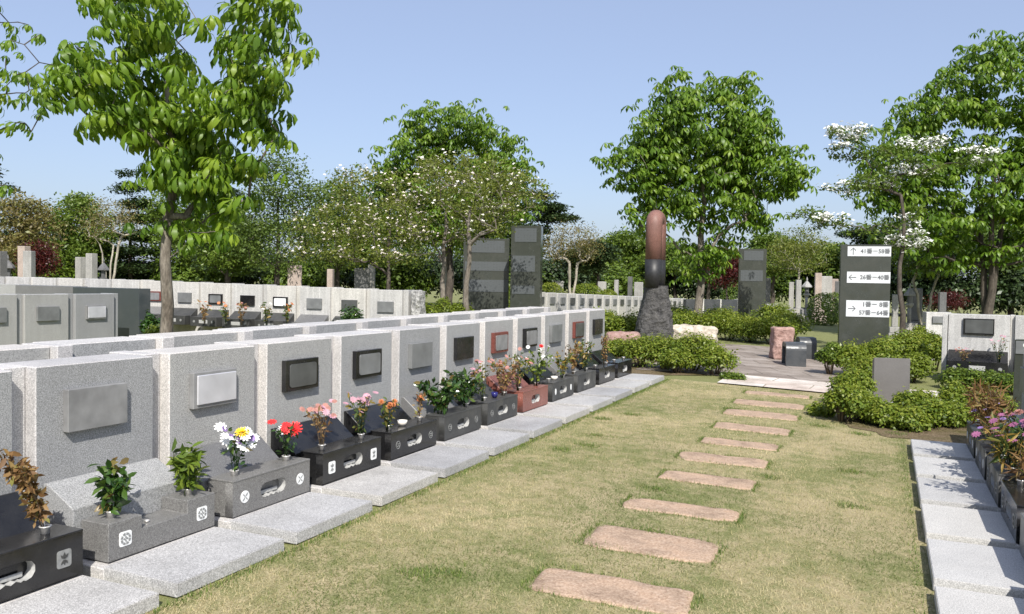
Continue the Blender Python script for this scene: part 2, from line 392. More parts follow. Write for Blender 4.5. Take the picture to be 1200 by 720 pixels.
# ------------------------------------------------------------------ vegetation
def cam_off(dx, dy):
    return dx*LAT+dy*DEP
def make_attractors(blobs, n):
    w = np.array([b[3]*b[4]*b[5] for b in blobs])**.75; w /= w.sum()
    idx = RNG.choice(len(blobs), n, p=w); out = []
    for i in idx:
        b = blobs[i]; d = rand_dirs(1)[0]; r = RNG.uniform(.42, 1)**.55
        l = d*r*np.array(b[3:6])
        xy = cam_off(b[0]+l[0], b[1]+l[1]); out.append((xy[0], xy[1], b[2]+l[2]))
    return np.array(out)
def grow(att, trunk_h, lean, r0, stems=1, seed=0):
    """skeleton reaching every attractor; returns chains of (points, radii)"""
    rs = np.random.default_rng(seed); nodes = [np.zeros(3)]; par = [-1]; chains = []
    cz = att[:, 2].max()
    for s in range(stems):
        ch = [0]; a = 2*math.pi*s/stems+rs.random(); sp = .0 if stems == 1 else .12*trunk_h
        k = 7; top = cz*.72 if stems == 1 else cz*.6
        for i in range(1, k+1):
            t = i/k; z = t*top
            off = np.array([math.cos(a), math.sin(a)])*sp*(2.2*t)
            p = np.array([lean[0]*t+off[0]+rs.normal()*.02*trunk_h, lean[1]*t+off[1]+rs.normal()*.02*trunk_h, z])
            nodes.append(p); par.append(ch[-1]); ch.append(len(nodes)-1)
        chains.append(ch)
    axis = np.array([lean[0]*.7, lean[1]*.7, trunk_h])
    order = np.argsort(np.linalg.norm(att-axis, axis=1))
    tips = []
    for ai in order:
        a = att[ai]; nd = np.array(nodes); d = np.linalg.norm(nd-a, axis=1)
        cost = d+1.6*np.maximum(0, nd[:, 2]-a[2]+.18*d)+np.where(nd[:, 2] < trunk_h*.85, 3.0, 0)
        j = int(np.argmin(cost)); p0 = nodes[j]; L = np.linalg.norm(a-p0); k = 2 if L < .5 else 3 if L < 1.5 else 5
        ch = [j]
        for i in range(1, k+1):
            t = i/k; p = p0+(a-p0)*t
            if i < k: p = p+rs.normal(size=3)*.05*L+np.array([0, 0, -.0])+np.array([0, 0, .10*L*math.sin(math.pi*t)])
            nodes.append(p); par.append(ch[-1]); ch.append(len(nodes)-1)
        chains.append(ch); tips.append(len(nodes)-1)
    cnt = np.zeros(len(nodes))
    for t in tips: cnt[t] = 1
    for i in range(len(nodes)-1, 0, -1): cnt[par[i]] += cnt[i]
    cnt = np.maximum(cnt, .6); tot = max(cnt[0]/stems, 1)
    rad = .6*r0*(cnt/tot)**.62
    nodes = np.array(nodes)
    zt = nodes[:, 2].max()
    for s in range(stems):
        for q in chains[s]: rad[q] = max(rad[q], r0*max(.12, 1-.95*nodes[q, 2]/zt))
    fl = nodes[:, 2] < .25*trunk_h
    rad[fl] *= 1+.25*(1-nodes[fl, 2]/(.25*trunk_h))
    return nodes, rad, chains
def wood_mesh(nodes, rad, chains, mat, parent, name='trunk', seg=7, minr=.006, knots=False):
    V, F = [], []
    for ch in chains:
        pts = nodes[ch]; rr = np.maximum(rad[ch], minr).copy()
        if len(ch) > 2 and ch[0] != 0: rr[0] = min(rr[0], rr[1]*1.25)
        sg = seg if rr.max() > .03 else 4
        rings = []
        for i in range(len(pts)):
            t = pts[min(i+1, len(pts)-1)]-pts[max(i-1, 0)]; t = t/(np.linalg.norm(t)+1e-9)
            a = np.cross(t, [.31, .93, .17]); a /= np.linalg.norm(a)+1e-9; b = np.cross(t, a)
            ang = np.arange(sg)*2*np.pi/sg
            base = len(V)
            for q in ang: V.append(pts[i]+(a*math.cos(q)+b*math.sin(q))*rr[i])
            rings.append(base)
        for i in range(len(rings)-1):
            for k in range(sg):
                F.append((rings[i]+k, rings[i]+(k+1) % sg, rings[i+1]+(k+1) % sg, rings[i+1]+k))
    return np_mesh(name, np.array(V), np.array(F), mat, parent, smooth=True)

def tree(name, u, d, blobs, natt, trunk_h, r0, leaf, label, cat='tree', group=None, style='leaf', per=60, spread=.45, lsize=.14,
         barkm='bark_dark', stems=1, seed=1, lean=(0, 0), flat=.6, flowers=None, wind=0, base=None):
    """blobs in metres: (lateral, depth, height, rx, ry, rz) about the foot of the tree"""
    global RNG
    RNG = np.random.default_rng(seed*97+13)
    x, y, z = spot(u, d) if base is None else base
    root = empty(name, (x, y, z-.03), 0, label, cat, group)
    att = make_attractors(blobs, natt)
    lw = cam_off(*lean)
    nodes, rad, chains = grow(att, trunk_h, lw, r0, stems, seed)
    wood_mesh(nodes, rad, chains, M[barkm], root)
    if style == 'rosette_hi' or style == 'rosette_lo':
        T, F = ROS_HI if style == 'rosette_hi' else ROS_LO
        idx = np.repeat(np.arange(natt), per); n = len(idx)
        P = att[idx]+RNG.normal(size=(n, 3))*spread*np.array([1, 1, .55])
        P[::per] = att
        cen = att.mean(0)
        out = P-cen; out[:, 2] = np.abs(out[:, 2])*.3; out /= np.linalg.norm(out, axis=1, keepdims=True)+1e-6
        nr = np.array([[0, 0, 1.0]])+out*.35+RNG.normal(size=(n, 3))*.22
        tint = np.clip(.5+RNG.normal(size=n)*.25, 0, 1)
        scatter('crown', T, F, P, rots(nr), lsize*RNG.uniform(.7, 1.15, n), M[leaf], root, tint)
    else:
        idx = np.repeat(np.arange(natt), per); n = len(idx)
        g = RNG.normal(size=(n, 3)); g /= np.maximum(1, np.linalg.norm(g, axis=1, keepdims=True)/1.7)
        clump = RNG.uniform(.6, 1.25, natt)[idx][:, None]
        P = att[idx]+g*spread*clump*np.array([1, 1, flat])
        nr = rand_dirs(n)*.9+np.array([0, 0, .75]) if style == 'leaf' else rand_dirs(n)*.8+np.array([0, 0, 1.2])
        ct = RNG.random(natt)[idx]
        tint = np.clip(.5*ct+.5*RNG.random(n), 0, 1)
        scatter('crown', *LEAF, P, rots(nr), lsize*RNG.uniform(.6, 1.3, n), M[leaf], root, tint)
    if flowers:
        nfl, fm, fs, bias = flowers
        idx = RNG.choice(natt, nfl) if bias is None else RNG.choice(np.nonzero(bias(att))[0], nfl)
        g = RNG.normal(size=(nfl, 3))
        P = att[idx]+g*spread*.8*np.array([1, 1, flat])+np.array([0, 0, spread*flat*.7])
        T = []; F = []
        for k in range(4):
            a = math.pi/2*k; c, s = math.cos(a), math.sin(a); b0 = len(T)
            for (px, py, pz) in [(0, 0, 0), (.3, .45, .12), (0, .9, .05), (-.3, .45, .12)]: T.append((px*c-py*s, px*s+py*c, pz))
            F.append((b0, b0+1, b0+2, b0+3))
        scatter('blossoms', T, F, P, rots(rand_dirs(nfl)*.55+np.array([0, -.25, 1.0])), fs*RNG.uniform(.7, 1.2, nfl), M[fm], root)
    return root

def shrub(u, d, w, h, label, leaf='lf_shrub', n=5000, ls=.045, seed=1, group='low shrubs around the paved path', dep=None, base=None, name='shrub', shape='round', cat='shrub'):
    global RNG
    RNG = np.random.default_rng(seed*31+5)
    x, y, z = spot(u, d) if base is None else base
    root = empty(name, (x, y, z-.01), 0, label, cat, group)
    dep = dep or w
    k = max(10, int(22*max(w, dep)/max(h, .2)))
    # lumps over the surface
    th = RNG.random(k)*2*np.pi; rr = np.sqrt(RNG.random(k))*.72
    lc = np.stack([rr*np.cos(th)*w/2, rr*np.sin(th)*dep/2, h*(.30+.42*(1-rr**2))*RNG.uniform(.75, 1.1, k)], 1)
    lr = RNG.uniform(.13, .27, k)*min(max(w, dep), h*2.2)
    if shape == 'clipped': lc = np.array([[0, 0, h*.45]]); lr = np.array([1.0])
    idx = RNG.integers(0, len(lc), n); dr = rand_dirs(n)
    if shape == 'clipped':
        P = dr*np.array([w/2, dep/2, h*.55])*RNG.uniform(.93, 1.02, n)[:, None]+lc[0]
    else:
        lump = lr[idx][:, None]*RNG.uniform(.55, 1.12, n)[:, None]
        P = lc[idx]+dr*lump*np.array([1, 1, .85])
        sp = RNG.random(n) < .05; P[sp] += dr[sp]*RNG.uniform(0, .10, (int(sp.sum()), 1))*np.array([.6, .6, 1.0])
    keep = P[:, 2] > .01; P = P[keep]; dr = dr[keep]; idx = idx[keep]; m = len(P)
    nr = dr*.7+np.array([0, 0, .7])+RNG.normal(size=(m, 3))*.45
    tint = np.clip(.25*RNG.random(len(lc))[idx]+.6*RNG.random(m)+.25*(P[:, 2]/h-.4), 0, 1)  # tint rises with leaf height on top of the random part
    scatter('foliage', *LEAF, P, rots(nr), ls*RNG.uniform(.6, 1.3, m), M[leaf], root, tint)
    V = []; b = MB()
    for q in range(min(10, k)):
        c = lc[q % len(lc)]; b.tube([(c[0]*.25, c[1]*.25, 0), (c[0]*.6, c[1]*.6, c[2]*.5), (c[0], c[1], c[2]+.4*lr[q % len(lc)])], [.012, .009, .004], 4)
    b.build('stems', M['twig'], root)
    return root

# bouquets -----------------------------------------------------------
def blossom_mesh(kind, mat):
    key = 'blossom_'+kind+mat
    V, F = [], []
    rs = random.Random(3)
    if kind == 'mum':
        for ring, (n, el, L) in enumerate([(14, .15, 1), (13, .5, .92), (10, .9, .8), (7, 1.25, .62)]):
            for k in range(n):
                a = 2*math.pi*(k+.5*ring)/n+rs.uniform(-.1, .1); c, s = math.cos(a), math.sin(a); ce, se = math.cos(el), math.sin(el); b0 = len(V)
                for (t, w) in [(.1, .04), (.6, .13), (1, .06)]:
                    r = L*t*ce; z = L*t*se*.75
                    V += [(r*c+w*s, r*s-w*c, z), (r*c-w*s, r*s+w*c, z+.02)]
                F += [(b0, b0+1, b0+3, b0+2), (b0+2, b0+3, b0+5, b0+4)]
    else:
        n = 9
        for k in range(n):
            a = 2*math.pi*k/n; c, s = math.cos(a), math.sin(a); b0 = len(V)
            for (r, w, z) in [(.08, .06, 0), (.6, .24, .18), (1, .1, .12)]:
                V += [(r*c+w*s, r*s-w*c, z), (r*c-w*s, r*s+w*c, z+.02)]
            F += [(b0, b0+1, b0+3, b0+2), (b0+2, b0+3, b0+5, b0+4)]
        b0 = len(V); V.append((0, 0, .22))
        ring = [];
        for k in range(8):
            a = 2*math.pi*k/8; V.append((.26*math.cos(a), .26*math.sin(a), .1))
        for k in range(0, 8, 2): F.append((b0, b0+1+k, b0+1+(k+1) % 8, b0+1+(k+2) % 8))
    o = np_mesh(key, np.array(V), np.array(F), M[mat]); me = o.data; bpy.data.objects.remove(o)
    return me
BL = {}
def bouquet(x, y, z, label, h=.28, spread=.1, nst=7, leaf='lf_mixed', nl=90, ls=.055, fl=(), lean=(0, 0), seed=1, wid=.34, name='bouquet', fan=1.0, cat='flowers'):
    """fl: list of (kind, material, count, radius, height fraction)"""
    global RNG
    RNG = np.random.default_rng(seed*53+9)
    root = empty(name, (x, y, z), 0, label, cat, 'bouquets and greenery in the grave vases')
    if seed < 30: h *= 1.18; spread *= 1.3; nl = int(nl*1.4); fl = [(a, b_, int(c*1.35+.5), r_*1.18, f_) for a, b_, c, r_, f_ in fl]
    b = MB(); tips = []; mids = []
    for i in range(nst):
        a = RNG.random()*2*np.pi; r = spread*math.sqrt(RNG.random())*fan; hh = h*RNG.uniform(.65, 1.0)
        tx, ty = r*math.cos(a)+lean[0]*hh/h, r*math.sin(a)+lean[1]*hh/h
        pts = [(r*.1*math.cos(a), r*.1*math.sin(a), -.03), (tx*.35, ty*.35, hh*.45), (tx*.75, ty*.75, hh*.8), (tx, ty, hh)]
        b.tube(pts, [.0028, .0025, .002, .0015], 4); tips.append(pts[-1]); mids.append(pts)
    b.build('stems', M['twig'] if leaf == 'lf_dry' else M['lf_sakaki'], root)
    P, NR = [], []
    for i in range(nl):
        p = mids[RNG.integers(nst)]; t = RNG.uniform(.15, 1)*3; k = min(2, int(t)); f = t-k
        q = np.array(p[k])*(1-f)+np.array(p[k+1])*f
        P.append(q+RNG.normal(size=3)*.012); NR.append(rand_dirs(1)[0]*.9+np.array([0, 0, .5]))
    T, F = LEAF2; T = T.copy(); T[:, 0] *= wid/.4
    scatter('leaves', T, F, np.array(P), rots(np.array(NR)), ls*RNG.uniform(.6, 1.25, nl), M[leaf], root)
    ti = 0
    for (kind, mat, cnt, rad, hf) in fl:
        key = (kind, mat)
        if key not in BL: BL[key] = blossom_mesh(kind, mat)
        for c in range(cnt):
            t = tips[ti % nst]; ti += 1
            o = bpy.data.objects.new('flower', BL[key]); col.objects.link(o); o.parent = root
            jx = RNG.normal(size=3)*rad*.9
            o.location = (t[0]+jx[0], t[1]+jx[1], min(h*1.08, t[2]*hf+.01)+jx[2]*.6)
            o.rotation_euler = (RNG.uniform(-.2, .7), RNG.uniform(.25, 1.0)*(1 if x < -2 else -.4), RNG.uniform(-.5, .5)); s = rad*RNG.uniform(.8, 1.15); o.scale = (s, s, s)
    return root

# ------------------------------------------------------------------ graves
def curve_mesh(splines, half, name='x'):
    cu = bpy.data.curves.new(name, 'CURVE'); cu.dimensions = '2D'; cu.fill_mode = 'BOTH'; cu.extrude = half
    for pts in splines:
        s = cu.splines.new('POLY'); s.points.add(len(pts)-1); s.use_cyclic_u = True
        for p, q in zip(s.points, pts): p.co = (q[0], q[1], 0, 1)
    o = bpy.data.objects.new(name, cu); col.objects.link(o)
    dg = bpy.context.evaluated_depsgraph_get(); dg.update()
    me = bpy.data.meshes.new_from_object(o.evaluated_get(dg)); 
    bpy.data.objects.remove(o); bpy.data.curves.remove(cu); return me
def slot(cx, cz, w, h, wavy=True, n=5):
    pts = []
    r = h/2
    for k in range(n+1):      # right end
        a = -math.pi/2+math.pi*k/n; pts.append((cx+w/2-r+r*math.cos(a), cz+r*math.sin(a)))
    for k in range(n+1):
        a = math.pi/2+math.pi*k/n; pts.append((cx-w/2+r+r*math.cos(a), cz+r*math.sin(a)))
    if wavy:
        m = 12; x0 = cx-w/2+r; x1 = cx+w/2-r
        for k in range(1, m): t = k/m; pts.append((x0+(x1-x0)*t, cz-r+.006+.006*math.cos(t*math.pi*6)))
    return pts
def shift_mesh(me, mat):
    me.transform(mat); return me
XZ = Matrix(((1, 0, 0, 0), (0, 0, -1, 0), (0, 1, 0, 0), (0, 0, 0, 1)))   # drawn xy -> xz, extrusion along y
def mesh_obj(name, me, mats, parent):
    o = bpy.data.objects.new(name, me); col.objects.link(o); o.parent = parent
    me.materials.clear()
    for m in (mats if isinstance(mats, (list, tuple)) else [mats]): me.materials.append(m)
    return o
def rrect(cx, cz, w, h, r, n=3):
    pts = []
    for sx, sz, a0 in ((1, 1, 0), (-1, 1, 90), (-1, -1, 180), (1, -1, 270)):
        for k in range(n+1):
            a = R(a0+90*k/n); pts.append((cx+sx*(w/2-r)+r*math.cos(a), cz+sz*(h/2-r)+r*math.sin(a)))
    return pts
def crest(parent, cx, cz, y, kind, s=.078):
    """family crest inlaid in the face of the flower box"""
    if kind in ('wheel_square', 'leaf_square', 'leaf_grey'):
        outer = [rrect(cx, cz, s, s*1.12 if kind != 'wheel_square' else s, s*.16)]
    elif kind == 'oval': outer = [[(cx+s*.3*math.cos(a*math.pi/8), cz+s*.5*math.sin(a*math.pi/8)) for a in range(16)]]
    elif kind == 'outline':
        outer = [[(cx+s*.42*math.cos(a*math.pi/12), cz+s*.42*math.sin(a*math.pi/12)) for a in range(24)],
                 [(cx+s*.36*math.cos(a*math.pi/12), cz+s*.36*math.sin(a*math.pi/12)) for a in range(24)]]
    else: outer = [[(cx+s*.5*math.cos(a*math.pi/12), cz+s*.5*math.sin(a*math.pi/12)) for a in range(24)]]
    me = shift_mesh(curve_mesh(outer, .0015), Matrix.Translation((0, y-.001, 0)) @ XZ)
    o = mesh_obj('crest', me, M['inlay_grey'] if kind in ('leaf_grey', 'outline') else M['white'], parent)
    sh = []
    def petal(a, r0, r1, w):
        c, q = math.cos(a), math.sin(a)
        f = lambda r, t: (cx+r*c-t*q, cz+r*q+t*c)
        return [f(r0, 0), f((r0+r1)/2, -w), f(r1, 0), f((r0+r1)/2, w)]
    if kind == 'wheel_square':
        for k in range(8):
            a0 = 2*math.pi*k/8+.12; a1 = 2*math.pi*(k+1)/8-.12; r0, r1 = s*.27, s*.42
            sh.append([(cx+r1*math.cos(a0), cz+r1*math.sin(a0)), (cx+r1*math.cos(a1), cz+r1*math.sin(a1)), (cx+r0*math.cos(a1), cz+r0*math.sin(a1)), (cx+r0*math.cos(a0), cz+r0*math.sin(a0))])
        for k in range(4): sh.append(petal(math.pi/2*k, 0.002, s*.22, s*.06))
    elif kind == 'feathers':
        for a in (math.pi/4, 3*math.pi/4): 
            sh.append(petal(a, .002, s*.42, s*.05)); sh.append(petal(a+math.pi, .002, s*.42, s*.05))
    elif kind in ('leaf_square', 'leaf_grey'):
        for a, r1 in ((math.pi/2, .42), (math.pi*.5-.75, .38), (math.pi*.5+.75, .38)):
            sh.append(petal(a, s*.02, s*r1, s*.085))
        for a in (-math.pi/2-.6, -math.pi/2+.6, -math.pi/2): sh.append(petal(a, s*.06, s*.4, s*.07))
    elif kind == 'outline':
        for k in range(4): sh.append(petal(math.pi/4+math.pi/2*k, .003, s*.3, s*.06))
    if sh:
        me = shift_mesh(curve_mesh(sh, .0015), Matrix.Translation((0, y-.0035, 0)) @ XZ)
        mesh_obj('crest_motif', me, M['inlay_grey'] if kind not in ('leaf_grey', 'outline') else (M['black_matte'] if kind == 'leaf_grey' else M['inlay_grey']), o)
    return o
BW = .75
def flower_box(root, mat, kind, hgt_=.215, cz=None, vases=(.13, .62), opening=True, ushape=False, wavy=True, x0=.05, y0=.53, zb=.067, edge='cut'):
    w, dep = BW, .2
    if ushape:
        pw = .215
        outer = [(0, 0), (w, 0), (w, hgt_), (w-pw, hgt_), (w-pw, hgt_*.62), (pw, hgt_*.62), (pw, hgt_), (0, hgt_)]
        m = MB(); m.prism([(x0+a, zb+b) for a, b in outer], y0, y0+dep, 'y', bev=.003)
        bx = m.build('flower_box', mat, root)
    else:
        hole = slot(x0+w*.5, zb+hgt_*.5, .25, .098, wavy)
        ft = .06
        spl = [[(x0, zb), (x0+w, zb), (x0+w, zb+hgt_), (x0, zb+hgt_)]]
        if opening: spl.append(hole)
        me = shift_mesh(curve_mesh(spl, ft/2), Matrix.Translation((0, y0+ft/2, 0)) @ XZ)
        b2 = MB(); b2.bm.from_mesh(me)
        b2.box(x0, x0+w, y0+ft+.001, y0+dep, zb, zb+hgt_)
        b2.box(x0-.003, x0+w+.003, y0-.003, y0+dep+.001, zb+hgt_-.0005, zb+hgt_+.012, .003)
        bx = b2.build('flower_box', mat, root)
        if opening:
            V, F = [], []; n = len(hole); c = (x0+w*.5, zb+hgt_*.5)
            for yy in (y0+.002, y0+ft):
                for p in hole: V.append((c[0]+(p[0]-c[0])*.985, yy, c[1]+(p[1]-c[1])*.965))
            for k in range(n): F.append((k, (k+1) % n, n+(k+1) % n, n+k))
            np_mesh('opening_edge', np.array(V), np.array(F), M[edge], bx)
            q = MB(); q.box(c[0]-.115, c[0]+.085, y0+ft-.02, y0+ft-.012, c[1]-.036, c[1]-.012, .002); q.build('incense_rack', M['cut'], bx)
    if kind:
        cx = (.105, w-.105)
        for c in cx: crest(bx, x0+c, zb+hgt_*.5, y0-.001, kind)
    for v in vases:
        m = MB(); m.lathe([(.022, 0), (.022, .028), (.030, .034), (.030, .038), (.02, .038), (.02, .02)], x0+v, y0+.1, zb+hgt_+(.0 if ushape else .011), 14)
        m.build('vase', M['chrome'], bx)
    return bx
def tomb_cover(root, mat, x0=.01, x1=.75, zf=.27, zb_=.44, y0=.742, y1=.972, z0=.06):
    m = MB(); m.prism([(y0, z0), (y1, z0), (y1, zb_), (y1-.025, zb_+.004), (y0, zf)], x0, x1, 'x', bev=.004)
    return m.build('sloping_cover', mat, root)
def nameplate(root, frame, plate, w=.39, h=.235, cx=.322, cz=.815, yf=.973, style='framed', t=.042):
    m = MB(); m.box(cx-w/2, cx+w/2, yf-t, yf-.0005, cz-h/2, cz+h/2, .003)
    o = m.build('nameplate', M[frame], root)
    if style == 'framed':
        me = shift_mesh(curve_mesh([rrect(cx+.005, cz-.002, w*.80, h*.74, .02)], .004), Matrix.Translation((0, yf-t-.0035, 0)) @ XZ)
        mesh_obj('inscribed_plate', me, M[plate], o)
    elif style == 'inset':
        m = MB(); m.box(cx-w*.44, cx+w*.46, yf-t-.012, yf-t-.0005, cz-h*.40, cz+h*.42, .004); m.build('inscribed_plate', M[plate], o)
    return o
def headwall(root, mat, mat2, ztop=1.07, yf=.973, thick=.33, x0=-.034, pw=.776, gap=.124, rec=.075, back=False, zbot=0):
    m = MB(); m.box(x0, x0+pw, yf, yf+thick, zbot, ztop, .006, 1); hp = m.build('headstone_panel', [mat, mat2], root)
    for f in hp.data.polygons: f.material_index = 0 if f.normal.y < -.9 else 1  # sides and top take the paler tone that imitates sun on them
    m = MB(); m.box(x0+pw+.002, x0+pw+gap-.002, yf+rec, yf+thick+.06, zbot, ztop+.007, .005); m.build('joint_pillar', mat2, root)
def base_course(root, mat, x0=-.034, x1=.866, y0=.50, y1=.972, z1=.064, z0=-.15):
    m = MB(); m.box(x0+.03, x1-.06, y0, y1, z0, z1-.006, .004); m.build('base_course', mat, root)
SLABME = {}
def paving_slab(x, y, z, rz, label, mat, group, seed=0):
    k = (mat.name, seed % 4)
    if k not in SLABME:
        m = MB(); m.box(0, .795, 0, .512, -.011, .062, .004, 2); o = m.build('paving_slab', mat); SLABME[k] = o.data; bpy.data.objects.remove(o)
    o = bpy.data.objects.new('paving_slab', SLABME[k]); col.objects.link(o); o.location = (x, y, z+.0015); o.rotation_euler = (0, 0, rz)
    return tag(o, label, 'stone slab', group)

# ---- row on the left, nearest
XL, YL = -3.108, 2.083
left = {
 0: dict(d='black box with grey square crests, cut off by the left edge', box='black', kind='leaf_grey', plate=('bronze', 'bronze', 'plain'), cover='black'),
 1: dict(d='grey stepped flower box with square white wheel crests, below a plain bronze nameplate', box='granite_dark', kind='wheel_square', u=True, plate=('bronze', 'bronze', 'plain'), cover='granite', vases=(.1, .64)),
 2: dict(d='dark grey flower box with round white feather crests, below a bright silver nameplate', box='granite_dark', kind='feathers', plate=('bronze', 'steel', 'inset'), cover='granite_dark'),
 3: dict(d='glossy black flower box with white leaf crests, below a black framed nameplate', box='black', kind='leaf_square', plate=('black', 'plate_dark', 'framed'), cover='black'),
 4: dict(d='black flower box with faint outlined crests and a small porcelain bowl on it', box='black', kind='outline', plate=('black', 'plate_grey', 'framed'), cover='black'),
 5: dict(d='grey satin flower box holding two bushy dark green branches', box='black_matte', kind='outline', plate=('plate_grey', 'plate_grey', 'plain'), cover='granite_dark'),
 6: dict(d='dark grey box with a blue cup, left of the red box', box='black_matte', kind='outline', plate=('black', 'plate_dark', 'plain'), cover='black_matte'),
 7: dict(d='reddish brown flower box below a red framed nameplate', box='red', kind=None, plate=('red_plate', 'bronze', 'framed'), cover='red'),
 8: dict(d='black flower box with two white oval crests, right of the red box', box='black_matte', kind='oval', plate=('black', 'bronze', 'framed'), cover='black'),
 9: dict(d='dark satin flower box below a flat grey nameplate, third from the far end', box='black_matte', kind=None, plate=('plate_grey', 'plate_grey', 'plain'), cover='granite_dark'),
 10: dict(d='black flower box below a reddish dark nameplate, second from the far end', box='black', kind=None, plate=('red_plate', 'plate_dark', 'inset'), cover='black'),
 11: dict(d='black flower box at the far end of the row beside the shrubs', box='black', kind=None, plate=('black', 'black', 'plain'), cover='black'),
}
GL = 'wall graves along the left of the lawn'
for i, g in left.items():
    z = .0075*i
    root = empty('wall_grave', (XL, YL+PITCH*i, z), R(90), 'wall grave: '+g['d'], 'grave', GL)
    headwall(root, M['granite'], M['granite_side'])
    base_course(root, M['granite_side'])
    flower_box(root, M[g['box']], g['kind'], .2 if g.get('u') else .215, ushape=g.get('u', False), vases=g.get('vases', (.12, .62)))
    cv = M[g['cover']]
    tomb_cover(root, cv, zf=.33 if i == 1 else .275)
    f, p, st = g['plate']; nameplate(root, f, p, style=st)
    paving_slab(XL, YL+PITCH*i, z-.0, R(90), 'pale slab in front of the '+['black box cut off by the left edge', 'grey stepped box with wheel crests', 'dark box with round feather crests',
        'glossy black box with white leaf crests', 'black box with the porcelain bowl', 'grey box with two bushy green branches', 'dark box with the blue cup', 'red box', 'box with white oval crests',
        'third box from the far end of left row', 'second box from the far end of the left row', 'last box at far end of left row'][i], M['slab'], 'granite slabs along the left edge of the lawn')
def boxtop(i, lx, ly=.63, u=False):
    """world point on top of left box i"""
    return (XL-ly, YL+PITCH*i+lx, .0075*i+.067+(.2 if u else .215+.011)+.03)
P_ = boxtop
bouquet(*P_(0, .67), 'tall dry brown leafy branch leaning left from the nearest black box', .38, .07, 7, 'lf_dry', 260, .05, lean=(-.0, -.16), seed=2, name='dried_branch', cat='dried plant')
bouquet(*P_(1, .15, u=True), 'dark green and bronze leafy sprig in the left vase of the grey stepped box', .22, .07, 7, 'lf_sakaki', 120, .075, seed=3, name='altar_greenery', cat='greenery')
bouquet(*P_(1, .69, u=True), 'fresh bright green leafy sprig in the right vase of the grey stepped box', .2, .1, 9, 'lf_shrub2', 150, .085, seed=4, name='altar_greenery', cat='greenery', wid=.28)
bouquet(*P_(2, .17), 'bouquet of white daisies, a yellow chrysanthemum and purple flowers, left vase', .24, .08, 9, 'lf_sakaki', 60, .05,
        fl=[('mum', 'pet_yellow', 1, .048, 1.1), ('daisy', 'pet_white', 10, .033, .85), ('daisy', 'pet_purple', 5, .02, .95)], lean=(-.0, .02), seed=5)
bouquet(*P_(2, .67), 'bouquet of red and white chrysanthemums in the right vase of the feather crest box', .19, .07, 8, 'lf_sakaki', 60, .05,
        fl=[('mum', 'pet_white', 1, .055, 1.05), ('mum', 'pet_red', 1, .048, .9), ('daisy', 'pet_red', 4, .028, .95)], lean=(0, -.02), seed=6)
bouquet(*P_(3, .17), 'withered pink and brown flowers in the left vase of the glossy black box', .25, .11, 12, 'lf_dry', 70, .04, fl=[('daisy', 'pet_dry', 8, .022, 1), ('daisy', 'pet_pink', 4, .022, 1)], seed=7)
bouquet(*P_(3, .67), 'wilting pink and mauve flowers in the right vase of the glossy black box', .27, .12, 12, 'lf_mixed', 90, .045, fl=[('daisy', 'pet_pink', 9, .024, 1), ('mum', 'pet_pink', 1, .036, 1.05)], seed=8)
bouquet(*P_(4, .14), 'small orange and yellow flowers with green leaves, left of the porcelain bowl', .2, .08, 8, 'lf_mixed', 80, .045, fl=[('mum', 'pet_orange', 4, .024, 1)], seed=9)
bouquet(*P_(4, .66), 'dry upright orange brown sprig right of the porcelain bowl', .2, .03, 5, 'lf_dry', 60, .04, seed=10, fl=[('daisy', 'pet_orange', 3, .02, .8)])
bouquet(*P_(5, .14), 'large bushy dark green branch, left one on the grey satin box', .25, .17, 14, 'lf_sakaki', 330, .075, seed=11, name='altar_greenery', cat='greenery')
bouquet(*P_(5, .66), 'large bushy dark green branch, right one on the grey satin box', .27, .16, 14, 'lf_sakaki', 280, .075, seed=12, name='altar_greenery', cat='greenery')
bouquet(*P_(6, .14), 'withered mauve flowers on the dark box left of the blue cup', .32, .1, 10, 'lf_mixed', 80, .045, fl=[('daisy', 'pet_dry', 7, .024, 1), ('daisy', 'pet_pink', 3, .024, 1)], seed=13)
bouquet(*P_(6, .64), 'tangle of brown withered leaves right of the blue cup', .32, .15, 14, 'lf_dry', 200, .05, fl=[('daisy', 'pet_dry', 6, .024, 1)], seed=14)
bouquet(*P_(7, .13), 'green and grey flower stems in the left vase of the red box', .36, .13, 12, 'lf_mixed', 120, .045, fl=[('daisy', 'pet_dry', 4, .025, 1)], seed=15)
bouquet(*P_(7, .64), 'tall green stems with dark red and white flowers, right vase of red box', .36, .15, 14, 'lf_shrub2', 150, .06, fl=[('daisy', 'pet_white', 5, .02, 1), ('mum', 'pet_red', 1, .03, 1)], seed=16)
bouquet(*P_(8, .62), 'yellowing leafy sprig on the box with the oval crests', .26, .12, 8, 'lf_mixed', 110, .06, lean=(0, .05), seed=17, name='dried_branch', cat='dried plant')
bouquet(*P_(9, .14), 'reddish brown wilted leaves in the left vase of the third box from the far end', .32, .12, 9, 'lf_dry', 140, .055, seed=18, name='dried_branch', cat='dried plant')
bouquet(*P_(9, .62), 'yellow and brown leafy sprig, right vase of third box from far end', .34, .12, 9, 'lf_mixed', 150, .06, seed=19, name='dried_branch', cat='dried plant')
bouquet(*P_(10, .55), 'tall dry orange brown stalks on the second box from the far end', .38, .06, 6, 'lf_dry', 90, .05, lean=(0, -.08), seed=20, name='dried_branch', cat='dried plant')
def bowl(p, label, mat, r=.045, name='bowl', h=.045):
    m = MB(); m.lathe([(r*.5, 0), (r*.85, h*.4), (r, h), (r*.9, h), (r*.7, h*.45), (.004, h*.35)], 0, 0, 0, 18)
    o = m.build(name, mat); o.location = (p[0], p[1], p[2]-.0295); tag(o, label, name)
bowl(P_(4, .38), 'small white porcelain bowl on the black box among orange flowers', M['porcelain'])
bowl(P_(6, .42), 'small dark blue glazed cup on the dark grey box', M['blueglaze'], .038, 'cup', .06)
